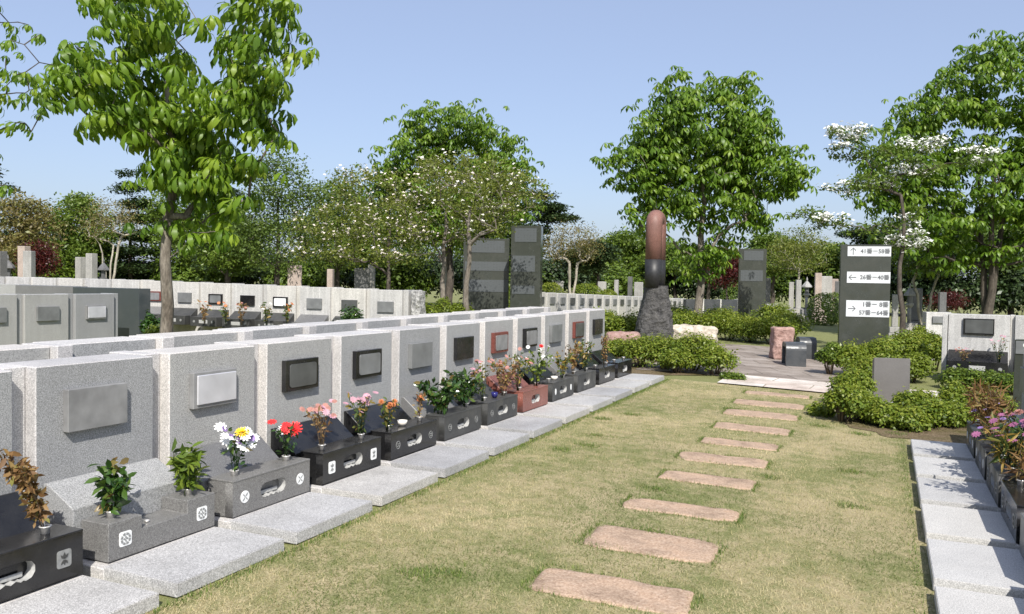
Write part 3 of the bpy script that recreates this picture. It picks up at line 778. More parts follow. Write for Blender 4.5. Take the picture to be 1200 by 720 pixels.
bowl(P_(8, .36), 'small pale porcelain bowl on the box with the oval crests', M['porcelain'], .045)
bowl((XL-.60, YL+.9+.36, .0075+.067+.124+.03), 'small steel incense dish in the middle of the grey stepped box', M['chrome'], .014, 'dish', .012)

# ---- second row, back to back with the first
def back_row():
    k = 0; proto = None
    for i in range(-1, 12):
        y = YL+PITCH*i+.10; z = .0075*i
        lab = 'back of a granite wall grave, %s from far end of the second row' % ORD[11-i]
        if proto is None:
            root = empty('wall_grave', (-5.55-.0, y+.776, z), R(-90), lab, 'grave', 'wall graves backing onto the left row')
            # local front (y=0) faces -X
            m = MB(); m.box(0, .776, 0, .36, 0, 1.068, .006); hp = m.build('headstone_panel', [M['granite'], M['granite_side']], root)
            for f in hp.data.polygons: f.material_index = 1 if f.normal.z > .5 else 0  # top face takes the paler tone, sunlight painted in
            m = MB(); m.box(-.122, -.002, .06, .43, 0, 1.075, .005); m.build('joint_pillar', M['granite_side'], root)
            # nothing of its front shows here except from the side
            m = MB(); m.box(.19, .58, -.04, -.0005, .70, .93, .003); m.build('nameplate', M['plate_grey'], root)
            proto = root
        else:
            r = copy_tree(proto); r.location = (-5.55, y+.776, z); r['label'] = lab
        k += 1
back_row()
# ---- wall grave prototype for rows farther away
def grave_thing(x, y, z, rz, label, group, top=1.07, pw=.776, gap=.124, wall='granite_far', plate=('plate_grey', 'plate_grey', 'plain'), box=None, bottom=-.2, platez=None, kind=None, cover=None):
    root = empty('wall_grave', (x, y, z), rz, label, 'grave', group)
    headwall(root, M[wall], M[wall], ztop=top, pw=pw, gap=gap, zbot=bottom, yf=0, x0=0, rec=.06)
    f, p, st = plate; sc = pw/.776
    nameplate(root, f, p, style=st, cx=pw/2, w=.39*sc, h=.235*sc, cz=platez if platez else top-.255*sc, yf=0)
    if box:
        m = MB(); m.box(.02, pw-.02, -.45, -.24, top-1.0, top-.78, .004); b = m.build('flower_box', M[box], root)
        m = MB(); m.box(pw/2-.12, pw/2+.12, -.452, -.445, top-.93, top-.85, .002); m.build('opening_edge', M['cut'], b)
        for c in (.13, pw-.13):
            m = MB(); m.lathe([(.03, 0), (.03, .006)], 0, 0, 0, 12); o = m.build('crest', M['inlay_grey'], b)
            o.rotation_euler = (R(90), 0, 0); o.location = (c, -.449, top-.89)
        m = MB(); m.prism([(-.238, top-1.0), (-.002, top-1.0), (-.002, top-.62), (-.238, top-.78)], .02, pw-.02, 'x', .004); m.build('sloping_cover', M[cover or box], root)
    return root
# row three: faces the lawn, far left
pl = [('plate_grey', 'plate_grey', 'plain'), ('bronze', 'steel', 'inset')]
for k in range(4):
    y = 11.55-.776-k*1.0
    grave_thing(-13.8, y, .14, R(90), 'grey granite wall grave in the short row at far left, %s from its right end' % ORD[k], 'short wall row at far left',
                top=1.07, wall='granite', plate=pl[1] if k == 0 else pl[0], pw=.86, gap=.14, platez=.72)
# dark polished back wall beside it
def dark_wall():
    for k in range(5):
        r = empty('polished_wall_grave', (-14.0-2.0*k, 12.7+.1*k, .05), R(180), 'back of a wall grave behind the short row, %s from its right end' % ORD[k], 'grave', 'polished dark wall behind the short row')
        m = MB(); m.box(0, 1.97, 0, .3, 0, 1.26+.012*k, .008); m.build('headstone_panel', M['mirrordark' if k == 0 else 'granite_dark' if k % 2 else 'granite'], r)  # paler panels paint in the light reflections on the polished wall
        m = MB(); m.box(.05, 1.9, -.06, -.001, 0, .1, .005); m.build('base_course', M['granite'], r)
dark_wall()
# row four: faces the camera across the middle distance
def row_from(uA, dA, uB, dB): 
    a = np.array(spot(uA, dA)[:2]); b = np.array(spot(uB, dB)[:2]); v = b-a; return a, v/np.linalg.norm(v), np.linalg.norm(v)
a, v, L = row_from(477, 17.9, 231, 19.75)     # right end, running left
ang = math.atan2(-v[1], -v[0])                # local x points right
styles4 = [('plate_grey', 'plate_grey', 'plain'), ('plate_dark', 'plate_grey', 'plain'), ('plate_grey', 'plate_grey', 'plain'), ('black', 'white', 'framed'), ('black', 'black', 'plain'),
           ('black', 'plate_grey', 'framed'), ('plate_grey', 'plate_grey', 'plain'), ('red_plate', 'bronze', 'framed')]
for k in range(22):
    p = a+v*(.9*(k+1)+.0)
    ztop = 1.352+.0165*.9*k if k < 8 else 1.352+.0165*.9*8+.004*(k-8)
    st = styles4[k] if k < 8 else styles4[0]
    grave_thing(p[0], p[1], ztop-1.07, ang, 'pale wall grave, %s from right end of the row facing the camera' % ORD[k], 'pale wall row facing the camera',
                top=1.07, plate=st, box='black_matte' if k in (0, 1, 3, 4, 5, 6) else 'granite_dark', bottom=-.5, platez=.70)
re_ = empty('rough_stone_post', (a[0]+.08, a[1]-.02, .1), ang, 'rough speckled granite block closing the right end of the pale row', 'stone block')
def rough_block(name, mat, parent, sx, sy, sz, amp=.03, sub=10, seed=1, r=.06, keep_top=False, taper=0):
    b = bmesh.new(); bmesh.ops.create_cube(b, size=1)
    bmesh.ops.subdivide_edges(b, edges=b.edges[:], cuts=sub, use_grid_fill=True)
    from mathutils import noise as mn
    for v in b.verts:
        c = v.co.copy(); n = Vector((c.x*sx, c.y*sy, c.z*sz))
        # round the corners
        q = Vector((max(-sx/2+r, min(sx/2-r, n.x)), max(-sy/2+r, min(sy/2-r, n.y)), max(-sz/2+r, min(sz/2-r, n.z))))
        dlt = n-q
        if dlt.length > 1e-6: n = q+dlt.normalized()*min(dlt.length, r)
        nn = mn.noise_vector(n*6+Vector((seed*7, 0, 0)))*amp+mn.noise_vector(n*17+Vector((0, seed*3, 0)))*amp*.5
        if keep_top and c.z > .49: nn *= .1
        n += nn; v.co = n+Vector((0, 0, sz/2))
    for f in b.faces: f.smooth = False
    me = bpy.data.meshes.new(name); b.to_mesh(me); b.free(); me.materials.append(mat)
    o = bpy.data.objects.new(name, me); col.objects.link(o); o.parent = parent; return o
o = rough_block('stone', M['roughend'], re_, .22, .35, 1.25, .03, 12, 3, .04); o.location = (.12, .18, 0)

# far row to the right, receding
a, v, L = row_from(628, 27, 805, 44)
ang = math.atan2(v[1], v[0])
nfar = int(L/.9)
for k in range(nfar):
    p = a+v*(.9*k); t = k/nfar
    ztop = 1.24-.42*t
    grave_thing(p[0], p[1], ztop-1.07, ang, 'small distant wall grave, %s from the left end of the row behind the stone column' % ORD[k], 'distant wall row behind the stone column',
                plate=('plate_grey' if k % 3 else 'plate_dark', 'plate_grey', 'plain'), bottom=-.5, wall='granite_far')
# dark polished back-side walls behind the tree, with pale posts
xs = [(802, 'bench'), (817, 'bench'), (843, 'post'), (851, 'bench'), (903, 'pale')]
a, v, L = row_from(804, 34, 868, 34.5)
ang = math.atan2(v[1], v[0])
for k in range(3):
    p = a+v*(.78*k)
    r = empty('polished_wall_grave', (p[0], p[1], .0), ang, 'dark polished back of a low wall grave behind the tree trunk, %s from left' % ORD[k], 'grave', 'dark low wall behind the tree trunk')
    m = MB(); m.box(0, .70, 0, .3, 0, .98, .01); m.build('headstone_panel', M['benchdark'], r)
    m = MB(); m.box(.705, .775, -.05, .3, 0, 1.0, .01); m.build('joint_pillar', M['granite_far'], r)
a, v, L = row_from(884, 33, 922, 44)
ang = math.atan2(v[1], v[0])
for k in range(9):
    p = a+v*(.95*k)
    grave_thing(p[0], p[1], -.28-.01*k, ang, 'tiny pale wall grave beyond the far dark signpost, %s from left' % ORD[k], 'pale wall row beyond the far dark signpost', bottom=-.3, wall='granite_far', pw=.7, gap=.25)

# ---- right-hand row: slabs and boxes facing the lawn
XR, YR = .287, 5.05
rt = {
 -1: dict(box='black', kind='leaf_grey', n='nearest black box at the right edge'),
 0: dict(box='granite_dark', kind=None, n='second nearest grey box at the right edge'),
 1: dict(box='black', kind='leaf_grey', n='broad glossy black box at right'),
 2: dict(box='black_matte', kind='leaf_grey', n='dark box holding the magenta flowers'),
 3: dict(box='black_matte', kind='oval', n='dark box in front of the orange grassy sprig'),
 4: dict(box='black_matte', kind='oval', n='farthest dark box by the right shrubs'),
}
for i, g in rt.items():
    y = YR+PITCH*i+.797; z = gz(XR, YR)+.018+.0075*i
    root = empty('wall_grave', (XR, y, z), R(-90), 'wall grave behind the '+g['n'], 'grave', 'wall graves along the right of the lawn')
    headwall(root, M['granite'], M['granite_side'], ztop=1.0)
    base_course(root, M['granite_side'])
    flower_box(root, M[g['box']], g['kind'], .225, vases=(.12, .62), y0=.50)
    tomb_cover(root, M['black'] if g['box'] != 'granite_dark' else M['granite_dark'], y0=.712)
    nameplate(root, 'plate_grey', 'plate_grey', style='plain', cz=.76)
    paving_slab(XR, y, z, R(-90), 'grey slab by the '+g['n'], M['slab_blue'], 'granite slabs along the right edge of the lawn', i)
def rbt(i, lx, ly=.60): return (XR+ly, YR+PITCH*i+lx, gz(XR, YR)+.018+.0075*i+.067+.225+.041)
bouquet(*rbt(4, .3), 'dry orange brown grassy sprig above the farthest dark box at right', .4, .16, 16, 'lf_dry', 260, .1, seed=31, wid=.14, name='dried_branch', cat='dried plant')
bouquet(*rbt(3, .6), 'orange and green grassy leaves on the right row, beside purple blooms', .42, .18, 16, 'lf_dry', 260, .12, fl=[('daisy', 'pet_purple', 5, .03, .7)], seed=32, wid=.12)
bouquet(*rbt(3, .1), 'purple and brown withered flowers on the right row', .25, .14, 12, 'lf_dry', 120, .08, fl=[('daisy', 'pet_purple', 6, .028, .9)], seed=33, wid=.2)
bouquet(*rbt(2, .62), 'magenta flowers with dark leaves, farther clump at the right edge', .36, .2, 16, 'lf_sakaki', 110, .08, fl=[('daisy', 'pet_magenta', 6, .034, .95), ('mum', 'pet_dry', 5, .034, .95)], seed=34, wid=.2, lean=(.12, 0))
bouquet(*rbt(2, .14), 'magenta flowers over long pale red leaves, nearer clump at the right edge', .3, .2, 18, 'lf_mixed', 150, .12, fl=[('daisy', 'pet_magenta', 9, .034, 1), ('daisy', 'pet_dry', 6, .03, .9)], seed=35, wid=.12)
bouquet(*rbt(1, .66), 'thin reddish grass blades beside the broad black box', .2, .2, 12, 'lf_dry', 70, .13, seed=36, wid=.1, lean=(.1, 0), name='dried_branch', cat='dried plant')

# end marker post by the right row
ex, ey, ez = spot(1199, 10.9)
r = empty('section_marker', (ex, ey, ez), R(-14), 'dark polished post with a framed white numeral at the right edge', 'marker post')
m = MB(); m.box(-.08, .18, 0, .16, 0, .95, .006); pst = m.build('post', M['greenstone'], r)
m = MB(); m.box(-.07, .17, -.012, -.001, .76, .93, .004); pf = m.build('plate_frame', M['plate_grey'], r)
def text_mesh(name, s, size, mat, parent, loc, rot=(R(90), 0, 0), align='LEFT', sx=1.0, ext=.0015):
    cu = bpy.data.curves.new(name, 'FONT'); cu.body = s; cu.size = size; cu.align_x = align; cu.align_y = 'CENTER'; cu.extrude = ext; cu.resolution_u = 3; cu.offset = size*.022
    o = bpy.data.objects.new(name, cu); col.objects.link(o)
    dg = bpy.context.evaluated_depsgraph_get(); dg.update()
    me = bpy.data.meshes.new_from_object(o.evaluated_get(dg)); bpy.data.objects.remove(o); bpy.data.curves.remove(cu)
    me.materials.clear(); me.materials.append(mat)
    o = bpy.data.objects.new(name, me); col.objects.link(o); o.parent = parent; o.location = loc; o.rotation_euler = rot; o.scale = (sx, 1, 1)
    return o
text_mesh('numeral', '9', .15, M['white'], pf, (.05, -.015, .85), align='CENTER')

# ---- right wall facing the camera
x, y, z = spot(1112, 14.5)
ang = R(-6)
wr = [('black', 'plate_dark', 'inset'), ('plate_grey', 'plate_grey', 'plain')]
for k in range(2):
    g = grave_thing(x+k*1.0*math.cos(ang), y+k*1.0*math.sin(ang), z+.09, ang, ['pale granite wall grave with black box and dark nameplate, facing the camera at right', 'pale granite wall grave cut off by the right edge, beside the marker post'][k],
                'wall facing the camera at right', top=1.07, pw=.93, gap=.07, plate=wr[k], box='black', bottom=-.2, platez=.86)
    if k == 0:
        m = MB(); m.box(-.09, -.01, -.02, .34, -.2, 1.05, .005); m.build('end_pillar', M['granite_far'], g)
        m = MB(); m.box(-.0, .95, -.62, -.46, -.02, .04, .005); m.build('front_step', M['slab'], g)
        c, s_ = math.cos(ang), math.sin(ang)
        bouquet(x+.22, y-.36, z+.38, 'pale pink withered flowers on the left of the far right black box', .2, .16, 16, 'lf_dry', 50, .04, fl=[('daisy', 'pet_dry', 8, .022, 1), ('daisy', 'pet_pink', 6, .022, 1)], seed=41)
        bouquet(x+.74, y-.40, z+.38, 'tall mauve pink flowers on the right of the far right black box', .45, .14, 16, 'lf_mixed', 60, .045, fl=[('daisy', 'pet_pink', 12, .03, 1)], seed=42)
x, y, z = spot(1086, 18.5)
grave_thing(x, y, z+.02, R(12), 'pale granite wall grave half hidden behind the right wall', 'wall facing the camera at right', top=1.05, pw=.5, gap=.03, wall='granite_far', bottom=-.1)

# ------------------------------------------------------------------ ground sheets
def sheet(name, xs, ys, mat, dz=0, kind='structure', label=None):
    xs = np.array(xs); ys = np.array(ys); X, Y = np.meshgrid(xs, ys); Z = gzv(X, Y)+dz
    V = np.stack([X.ravel(), Y.ravel(), Z.ravel()], 1); nx = len(xs); F = []
    for j in range(len(ys)-1):
        for i in range(nx-1): q = j*nx+i; F.append((q, q+1, q+nx+1, q+nx))
    o = np_mesh(name, V, np.array(F), mat); o['kind'] = kind; return o
gx = sorted(set([-600, -300, -150, -80, -40, -20, -10, -6, -3.108, .3, 4, 10, 20, 40, 100, 300, 600]))
gy = sorted(set([-300, -100, -40, -20, -10, -5, 0, 3, 6, 9, 12, 14, 18, 25, 40, 60, 90, 150, 300, 700]))
sheet('ground', gx, gy, M['ground'])
sheet('lawn', [-3.108, -2.6, -2, -1.3, -.6, .1, .3], [-3, 0, 2, 4, 6, 8, 10, 12, 13.0], M['lawn'], .004)
def poly_sheet(name, pts, mat, dz):
    bm = bmesh.new(); vs = [bm.verts.new((p[0], p[1], gz(*p)+dz)) for p in pts]; f = bm.faces.new(vs)
    if f.normal.z < 0: bmesh.ops.reverse_faces(bm, faces=[f])
    bmesh.ops.triangulate(bm, faces=bm.faces[:])
    bm.normal_update()
    for f in bm.faces:
        if f.normal.z < 0: f.normal_flip()
    me = bpy.data.meshes.new(name); bm.to_mesh(me); bm.free(); me.materials.append(mat)
    o = bpy.data.objects.new(name, me); col.objects.link(o); o['kind'] = 'structure'; return o
def blob_sheet(name, cx, cy, rx, ry, mat, dz, seed, amp=.18, tilt=0):
    b = bmesh.new(); n = 72; rings = []
    c = b.verts.new((cx, cy, gz(cx, cy)+dz))
    for q in (.35, .7, 1.0):
        ring = []
        for k in range(n):
            a = 2*math.pi*k/n; e = .62; c_, s_ = math.cos(a), math.sin(a)
            px = math.copysign(abs(c_)**e, c_)*rx*q; py = math.copysign(abs(s_)**e, s_)*ry*q
            w_ = mnoise.noise(Vector((c_*2.5, s_*2.5, seed)))*amp+mnoise.noise(Vector((c_*14, s_*14, seed)))*amp*.35
            px += c_*w_*q; py += s_*w_*q; X = cx+px*math.cos(tilt)-py*math.sin(tilt); Y = cy+px*math.sin(tilt)+py*math.cos(tilt)
            ring.append(b.verts.new((X, Y, gz(X, Y)+dz)))
        rings.append(ring)
    for k in range(n): b.faces.new([c, rings[0][k], rings[0][(k+1) % n]])
    for A, B in zip(rings, rings[1:]):
        for k in range(n): b.faces.new([A[k], B[k], B[(k+1) % n], A[(k+1) % n]])
    me = bpy.data.meshes.new(name); b.to_mesh(me); b.free(); me.materials.append(mat)
    o = bpy.data.objects.new(name, me); col.objects.link(o); o['kind'] = 'structure'; return o
from mathutils import noise as mnoise
blob_sheet('planting_bed', 1.2, 10.7, 1.5, .92, M['soil'], .010, 4)
blob_sheet('side_bed', -4.1, 15.2, 1.6, 1.9, M['soil'], .010, 7)
sheet('paved_path', [-3.9, -3.108, -2, -1, -.3, .0], [13.9, 14, 16, 18, 20, 21.2], M['pavers'], .016)
sheet('flagstone_strip', [-2.32, -1.5, -.6, .3, 1.1, 1.55], [12.93, 13.4, 14.0, 14.25], M['flags'], .024)
# stepping stones
from mathutils import noise as mnoise
def stepping_stone(k, cx, cy, w, dp, rot):
    b = bmesh.new(); n = 56; top = []; bot = []
    for i in range(n):
        a = 2*math.pi*i/n; c, s = math.cos(a), math.sin(a)
        e = .27
        px = math.copysign(abs(c)**e, c)*w/2; py = math.copysign(abs(s)**e, s)*dp/2
        q = mnoise.noise(Vector((px*7+k*3.1, py*7, k))) * .05+mnoise.noise(Vector((px*25+k, py*25, 3))) * .016
        l = math.hypot(px, py); px += px/l*q; py += py/l*q
        top.append((px, py)); 
    def ring(sc, z): return [b.verts.new((x*(1-sc/(math.hypot(x, y)+.001)), y*(1-sc/(math.hypot(x, y)+.001)), z+mnoise.noise(Vector((x*9, y*9, k)))*.004)) for x, y in top]
    rs_ = [ring(0, -.03), ring(.003, .002), ring(.014, .008)]
    for a_, b_ in zip(rs_, rs_[1:]):
        for i in range(n): b.faces.new([a_[i], a_[(i+1) % n], b_[(i+1) % n], b_[i]])
    last = rs_[-1]
    for sc in (.06, .14):
        nr = [b.verts.new((v.co.x*(1-sc*.8), v.co.y*(1-sc*2.2), .010+mnoise.noise(v.co*14)*.006)) for v in last]
        for i in range(n): b.faces.new([last[i], last[(i+1) % n], nr[(i+1) % n], nr[i]])
        last = nr
    b.faces.new(last)
    bmesh.ops.recalc_face_normals(b, faces=b.faces)
    for f in b.faces: f.smooth = True
    me = bpy.data.meshes.new('stepping_stone'); b.to_mesh(me); b.free(); me.materials.append(M['step'])
    o = bpy.data.objects.new('stepping_stone', me); col.objects.link(o)
    o.location = (cx, cy, gz(cx, cy)+.004); o.rotation_euler = (R(.48), R(1.7), rot)
    return tag(o, 'tan stepping stone in the lawn, %s from the camera' % ORD[k], 'stepping stone', 'stepping stones across the lawn')
steps = []
for k, (cx, cy, w) in enumerate([(-1.27, 4.16, .84), (-1.28, 5.01, .80), (-1.28, 5.855, .80), (-1.28, 6.82, .74), (-1.30, 7.65, .78), (-1.28, 8.46, .74), (-1.29, 9.39, .80), (-1.33, 10.4, .86), (-1.35, 11.32, .88), (-1.36, 12.32, .88)]):
    dp = [.37, .44, .30, .33, .36, .35, .42, .44, .46, .34][k]
    stepping_stone(k, cx, cy, w, dp, R(rnd.uniform(-2, 3)+5)); steps.append((cx, cy, w, dp))

# lawn blades
def blades(name, n, region, hmin, hmax, wid, mat, lay, seed, dens=None, tintf=None, extra=None):
    rg = np.random.default_rng(seed)
    x = rg.uniform(region[0], region[1], n); y = region[2]+(region[3]-region[2])*rg.random(n)**1.6
    if extra is not None: x, y = extra(rg, n); n = len(x)
    keep = np.ones(n, bool)
    for (cx, cy, w, dp) in steps:
        keep &= ~((np.abs(x-cx) < w/2-.02-.05*np.abs(np.sin(y*23+cx))) & (np.abs(y-cy) < dp/2-.015-.05*np.abs(np.sin(x*17+y)*np.sin(x*5.3))))
    x, y = x[keep], y[keep]; n = len(x)
    a = rg.random(n)*2*np.pi; L = rg.uniform(hmin, hmax, n); el = np.abs(rg.normal(lay, .35, n)).clip(.08, 1.45)
    dx, dy, dz = np.cos(a)*np.cos(el)*L, np.sin(a)*np.cos(el)*L, np.sin(el)*L
    wx, wy = -np.sin(a)*wid/2, np.cos(a)*wid/2
    z = gzv(x, y)+.003
    V = np.stack([np.stack([x-wx, y-wy, z], 1), np.stack([x+wx, y+wy, z], 1), np.stack([x+dx, y+dy, z+dz], 1)], 1).reshape(-1, 3)
    F = np.arange(3*n).reshape(-1, 3)
    big = np.array([mnoise.fractal(Vector((px*.9, py*.9, 1.3)), 1, 2, 3) for px, py in zip(x, y)]) if n < 400000 else np.zeros(n)
    t = np.clip(.60+big*.95+rg.normal(size=n)*.27, 0, 1) if tintf is None else tintf(rg, n)
    o = np_mesh(name, V, F, mat, None, np.repeat(t, 3)); return o
o = blades('grass', 230000, (-3.1, .3, 2.6, 12.9), .014, .038, .0034, M['grass'], .32, 3)
tag(o, 'short dry mown grass of the lawn', 'grass', kind='stuff')
def edge_pts(rg, n):
    xs, ys = [], []
    m = n//4
    xs.append(XL+.016+np.abs(rg.normal(size=m))*.04); ys.append(rg.uniform(2.5, 12.9, m))
    xs.append(XR-.05-np.abs(rg.normal(size=m//8))*.04); ys.append(rg.uniform(4, 10.3, m//8))
    for (cx, cy, w, dp) in steps:
        q = m//13
        s = rg.integers(0, 4, q); t = rg.uniform(-.5, .5, q); o_ = np.abs(rg.normal(size=q))*.02
        X = np.where(s < 2, cx+t*w, np.where(s == 2, cx-w/2-o_, cx+w/2+o_)); Y = np.where(s < 2, np.where(s == 0, cy-dp/2-o_, cy+dp/2+o_), cy+t*dp)
        xs.append(X); ys.append(Y)
    cl = rg.integers(0, 26, m); cxs = rg.uniform(-2.9, .2, 26); cys = rg.uniform(3, 12.5, 26)
    xs.append(np.clip(cxs[cl]+rg.normal(size=m)*.07, -3.08, .27)); ys.append(cys[cl]+rg.normal(size=m)*.05)
    return np.concatenate(xs), np.concatenate(ys)
o = blades('green_grass', 30000, (0, 1, 0, 1), .015, .042, .0042, M['tuft'], .8, 4, tintf=lambda rg, n: rg.random(n), extra=edge_pts)
tag(o, 'longer green grass along slabs and stepping stones', 'grass', kind='stuff')

# ------------------------------------------------------------------ features by the path
# grey tablet
x, y, z = spot(1048, 11.3)
r = empty('stone_tablet', (x, y, gz(x, y)), R(16), 'plain grey square tablet standing among the right shrubs', 'stone tablet')
m = MB(); m.prism([(0, 0), (.10, 0), (.10, .60), (.035, .64), (.02, .64)], -.235, .235, 'x', .004); m.build('slab', M['tabletgrey'], r)
m = MB(); m.box(-.27, .27, -.02, .14, -.05, .04, .005); m.build('footing', M['granite'], r)
# signpost
def signpost(u, d, rz, w, dp, h, label, plates, lean=0):
    x, y, z = spot(u, d)
    r = empty('signpost', (x, y, z), rz, label, 'signpost'); 
    m = MB(); m.box(-w/2, w/2, 0, dp, -.05, h, .006); m.build('pillar', M['greenstone'], r)
    for (z0, z1, x0, x1, mat, lines) in plates:
        m = MB(); m.box(x0, x1, -.012, -.001, z0, z1, .002); p = m.build('plate', M['engravedplate' if lines == 'engraved' else mat], r)
        if False:
            e = MB(); rs = random.Random(int(z0*100)); ncol = 6
            for c in range(ncol):
                for q in range(5):
                    if rs.random() < .2: continue
                    cx = x0+(x1-x0)*(c+.7)/(ncol+.4); cz = z0+(z1-z0)*(q+.9)/6
                    e.box(cx-.018, cx+.018, -.0145, -.0115, cz-.008, cz+.008); 
            e.build('engraved_text', M['engraved'], p)
        elif lines and lines != 'engraved':
            for (s, lx, lz, size) in lines:
                text_mesh('lettering', s, size, M['ink'], p, (lx, -.0135, lz), sx=.95)
    return r
def arrow(parent, cx, cz, s, d):
    ang = {'up': math.pi/2, 'left': math.pi, 'right': 0}[d]; t = s*.055
    c, q = math.cos(ang), math.sin(ang)
    def P(a, b): return (cx+a*c-b*q, cz+a*q+b*c)
    pts = [P(-s*.5, -t), P(s*.38, -t), P(s*.06, -s*.34), P(s*.16, -s*.40), P(s*.55, 0), P(s*.16, s*.40), P(s*.06, s*.34), P(s*.38, t), P(-s*.5, t)]
    me = shift_mesh(curve_mesh([pts], .0015), Matrix.Translation((0, -.0135, 0)) @ XZ); mesh_obj('arrow', me, M['ink'], parent)
HS = 2.42
def Z(v): return HS*(417-v)/(417-286)      # photo rows down the front face of the near signpost
sp = signpost(1013, 16.3, R(10), .92, .14, HS+.0, 'tall dark polished signpost with three white arrow plates, right of the paving', [
    (Z(298.5), Z(288), -.34, .455, 'signwhite', None), (Z(327), Z(315), -.34, .455, 'signwhite', None), (Z(363), Z(345.5), -.34, .455, 'signwhite', None)])
pls = [c for c in sp.children if c.name.startswith('plate')]
for p_, rows, ar in zip(pls, [[('41番－58番', (288+298.5)/2)], [('26番－40番', 321)], [('1番－ 8番', 349.8), ('57番－64番', 358.6)]], ['up', 'left', 'right']):
    for s, v in rows:
        if s.startswith('1番'): text_mesh('lettering', s, .115, M['ink'], p_, (-.045, -.0135, Z(v)), sx=.98)
        else: text_mesh('lettering', s, .11, M['ink'], p_, (-.10, -.0135, Z(v)), sx=.98)
    vc = {'up': 293.2, 'left': 321, 'right': 354.3}[ar]; arrow(p_, -.235, Z(vc), .135, ar)
signpost(881, 28, R(18), .9, .14, 2.74, 'far dark polished signpost with grey engraved plates, behind the shrubs', [(2.35, 2.68, -.3, .34, 'panelgrey', 'engraved'), (1.65, 2.02, -.4, .34, 'panelgrey', 'engraved')])
signpost(615, 26, R(13), .95, .42, 3.26, 'tall dark polished signpost with grey engraved plates, left of the bare brown tree', [(2.75, 3.18, -.36, .34, 'panelgrey', 'engraved'), (1.82, 2.32, -.42, .30, 'panelgrey', 'engraved'), (1.12, 1.38, -.42, .30, 'panelgrey', 'engraved')])
signpost(569, 27.5, R(26), 1.52, .2, 2.92, 'broad dark polished monument with engraved bands behind the dogwood trunk', [(2.45, 2.85, -.6, .6, 'black_matte', 'engraved'), (1.85, 2.15, -.7, .7, 'black_matte', 'engraved'), (1.15, 1.55, -.74, .74, 'panelgrey', 'engraved')])
# sculpture column: looped red rod on a hammered dark foot
x, y, z = spot(766, 19.3)
r = empty('stone_sculpture', (x, y, z), R(24), 'stone column sculpture with red granite loop on a hammered dark base', 'sculpture')
b = bmesh.new()
prof = [(.0, .45, .44), (.35, .455, .44), (.55, .44, .43), (.8, .39, .41), (1.05, .33, .38), (1.28, .285, .39), (1.46, .275, .39)]
rings = []
fine = []
for i in range(len(prof)-1):
    for q in range(6): t = q/6; A, B = prof[i], prof[i+1]; fine.append(tuple(A[k]*(1-t)+B[k]*t for k in range(3)))
fine.append(prof[-1]); seg = 40
for (zz, rx, ry) in fine:
    ring = []
    for k in range(seg):
        a = 2*math.pi*k/seg; c, s = math.cos(a), math.sin(a); e = .55
        p = Vector((.045*min(1, zz)+math.copysign(abs(c)**e, c)*rx*.93, math.copysign(abs(s)**e, s)*ry*.93, zz))
        am = .035*max(0, min(1, (1.35-zz)/.5)); p += Vector((c, s, 0))*(mnoise.noise(p*7)*am+mnoise.noise(p*17)*am*.6)
        ring.append(b.verts.new(p))
    rings.append(ring)
for A, B in zip(rings, rings[1:]):
    for k in range(seg): b.faces.new([A[k], A[(k+1) % seg], B[(k+1) % seg], B[k]])
b.faces.new(rings[-1])
me = bpy.data.meshes.new('hammered_base'); b.to_mesh(me); b.free(); me.materials.append(M['sculpt_dark'])
o = bpy.data.objects.new('hammered_base', me); col.objects.link(o); o.parent = r
def loop_part(name, z0, z1, mat, arch):
    m = MB(); rr = .205; xo = .10
    for s in (-1, 1):
        off = Vector((.075*s, -.15*s if False else .0, 0))
    # two legs side by side in depth, joined by an arch
    pts = []
    if arch:
        top = z1-.31
        pts = [(-.06, -.2, z0), (-.06, -.2, top)]
        for k in range(1, 10):
            a = math.pi*k/10; pts.append((-.06+.16*(1-math.cos(a))/2, -.2*math.cos(a), top+.14*math.sin(a)))
        pts += [(.10, .2, top), (.10, .2, z0)]
        m.tube(pts, .19, 24)
    else:
        m.tube([(-.06, -.2, z0), (-.06, -.2, z1)], .193, 24); m.tube([(.10, .2, z0), (.10, .2, z1)], .193, 24)
    o = m.build(name, mat, r); return o
loop_part('dark_collar', 1.42, 2.06, M['sculpt_mid'], False)
loop_part('red_loop', 2.056, 3.2, M['sculpt_red'], True)
m = MB(); m.tube([(-.0, -.05, 3.12), (-.0, -.05, 3.42)], [.006, .003], 5); m.build('lightning_rod', M['sculpt_mid'], r)
# split stone logs in the bed
x, y, z = spot(731, 18.2); o = rough_block('stone_log', M['redlog'], None, .75, .42, .42, .03, 14, 5, .12); o.location = (x, y, z+.02); o.rotation_euler = (0, 0, R(20)); tag(o, 'reddish split stone block lying left of the sculpture foot', 'stone block')
x, y, z = spot(813, 20.2); o = rough_block('stone_log', M['whitelog'], None, 1.15, .45, .46, .04, 14, 6, .14); o.location = (x, y, z+.04); o.rotation_euler = (R(2), 0, R(16)); tag(o, 'long whitish split stone lying right of the sculpture foot', 'stone block')
# pink stone stool
x, y, z = spot(917, 17.2); o = rough_block('stone_stool', M['pinkstone'], None, .42, .34, .68, .022, 16, 8, .05); o.location = (x, y, z); o.rotation_euler = (0, R(1), R(22)); tag(o, 'rough pink granite block stool on the paving', 'stone stool')
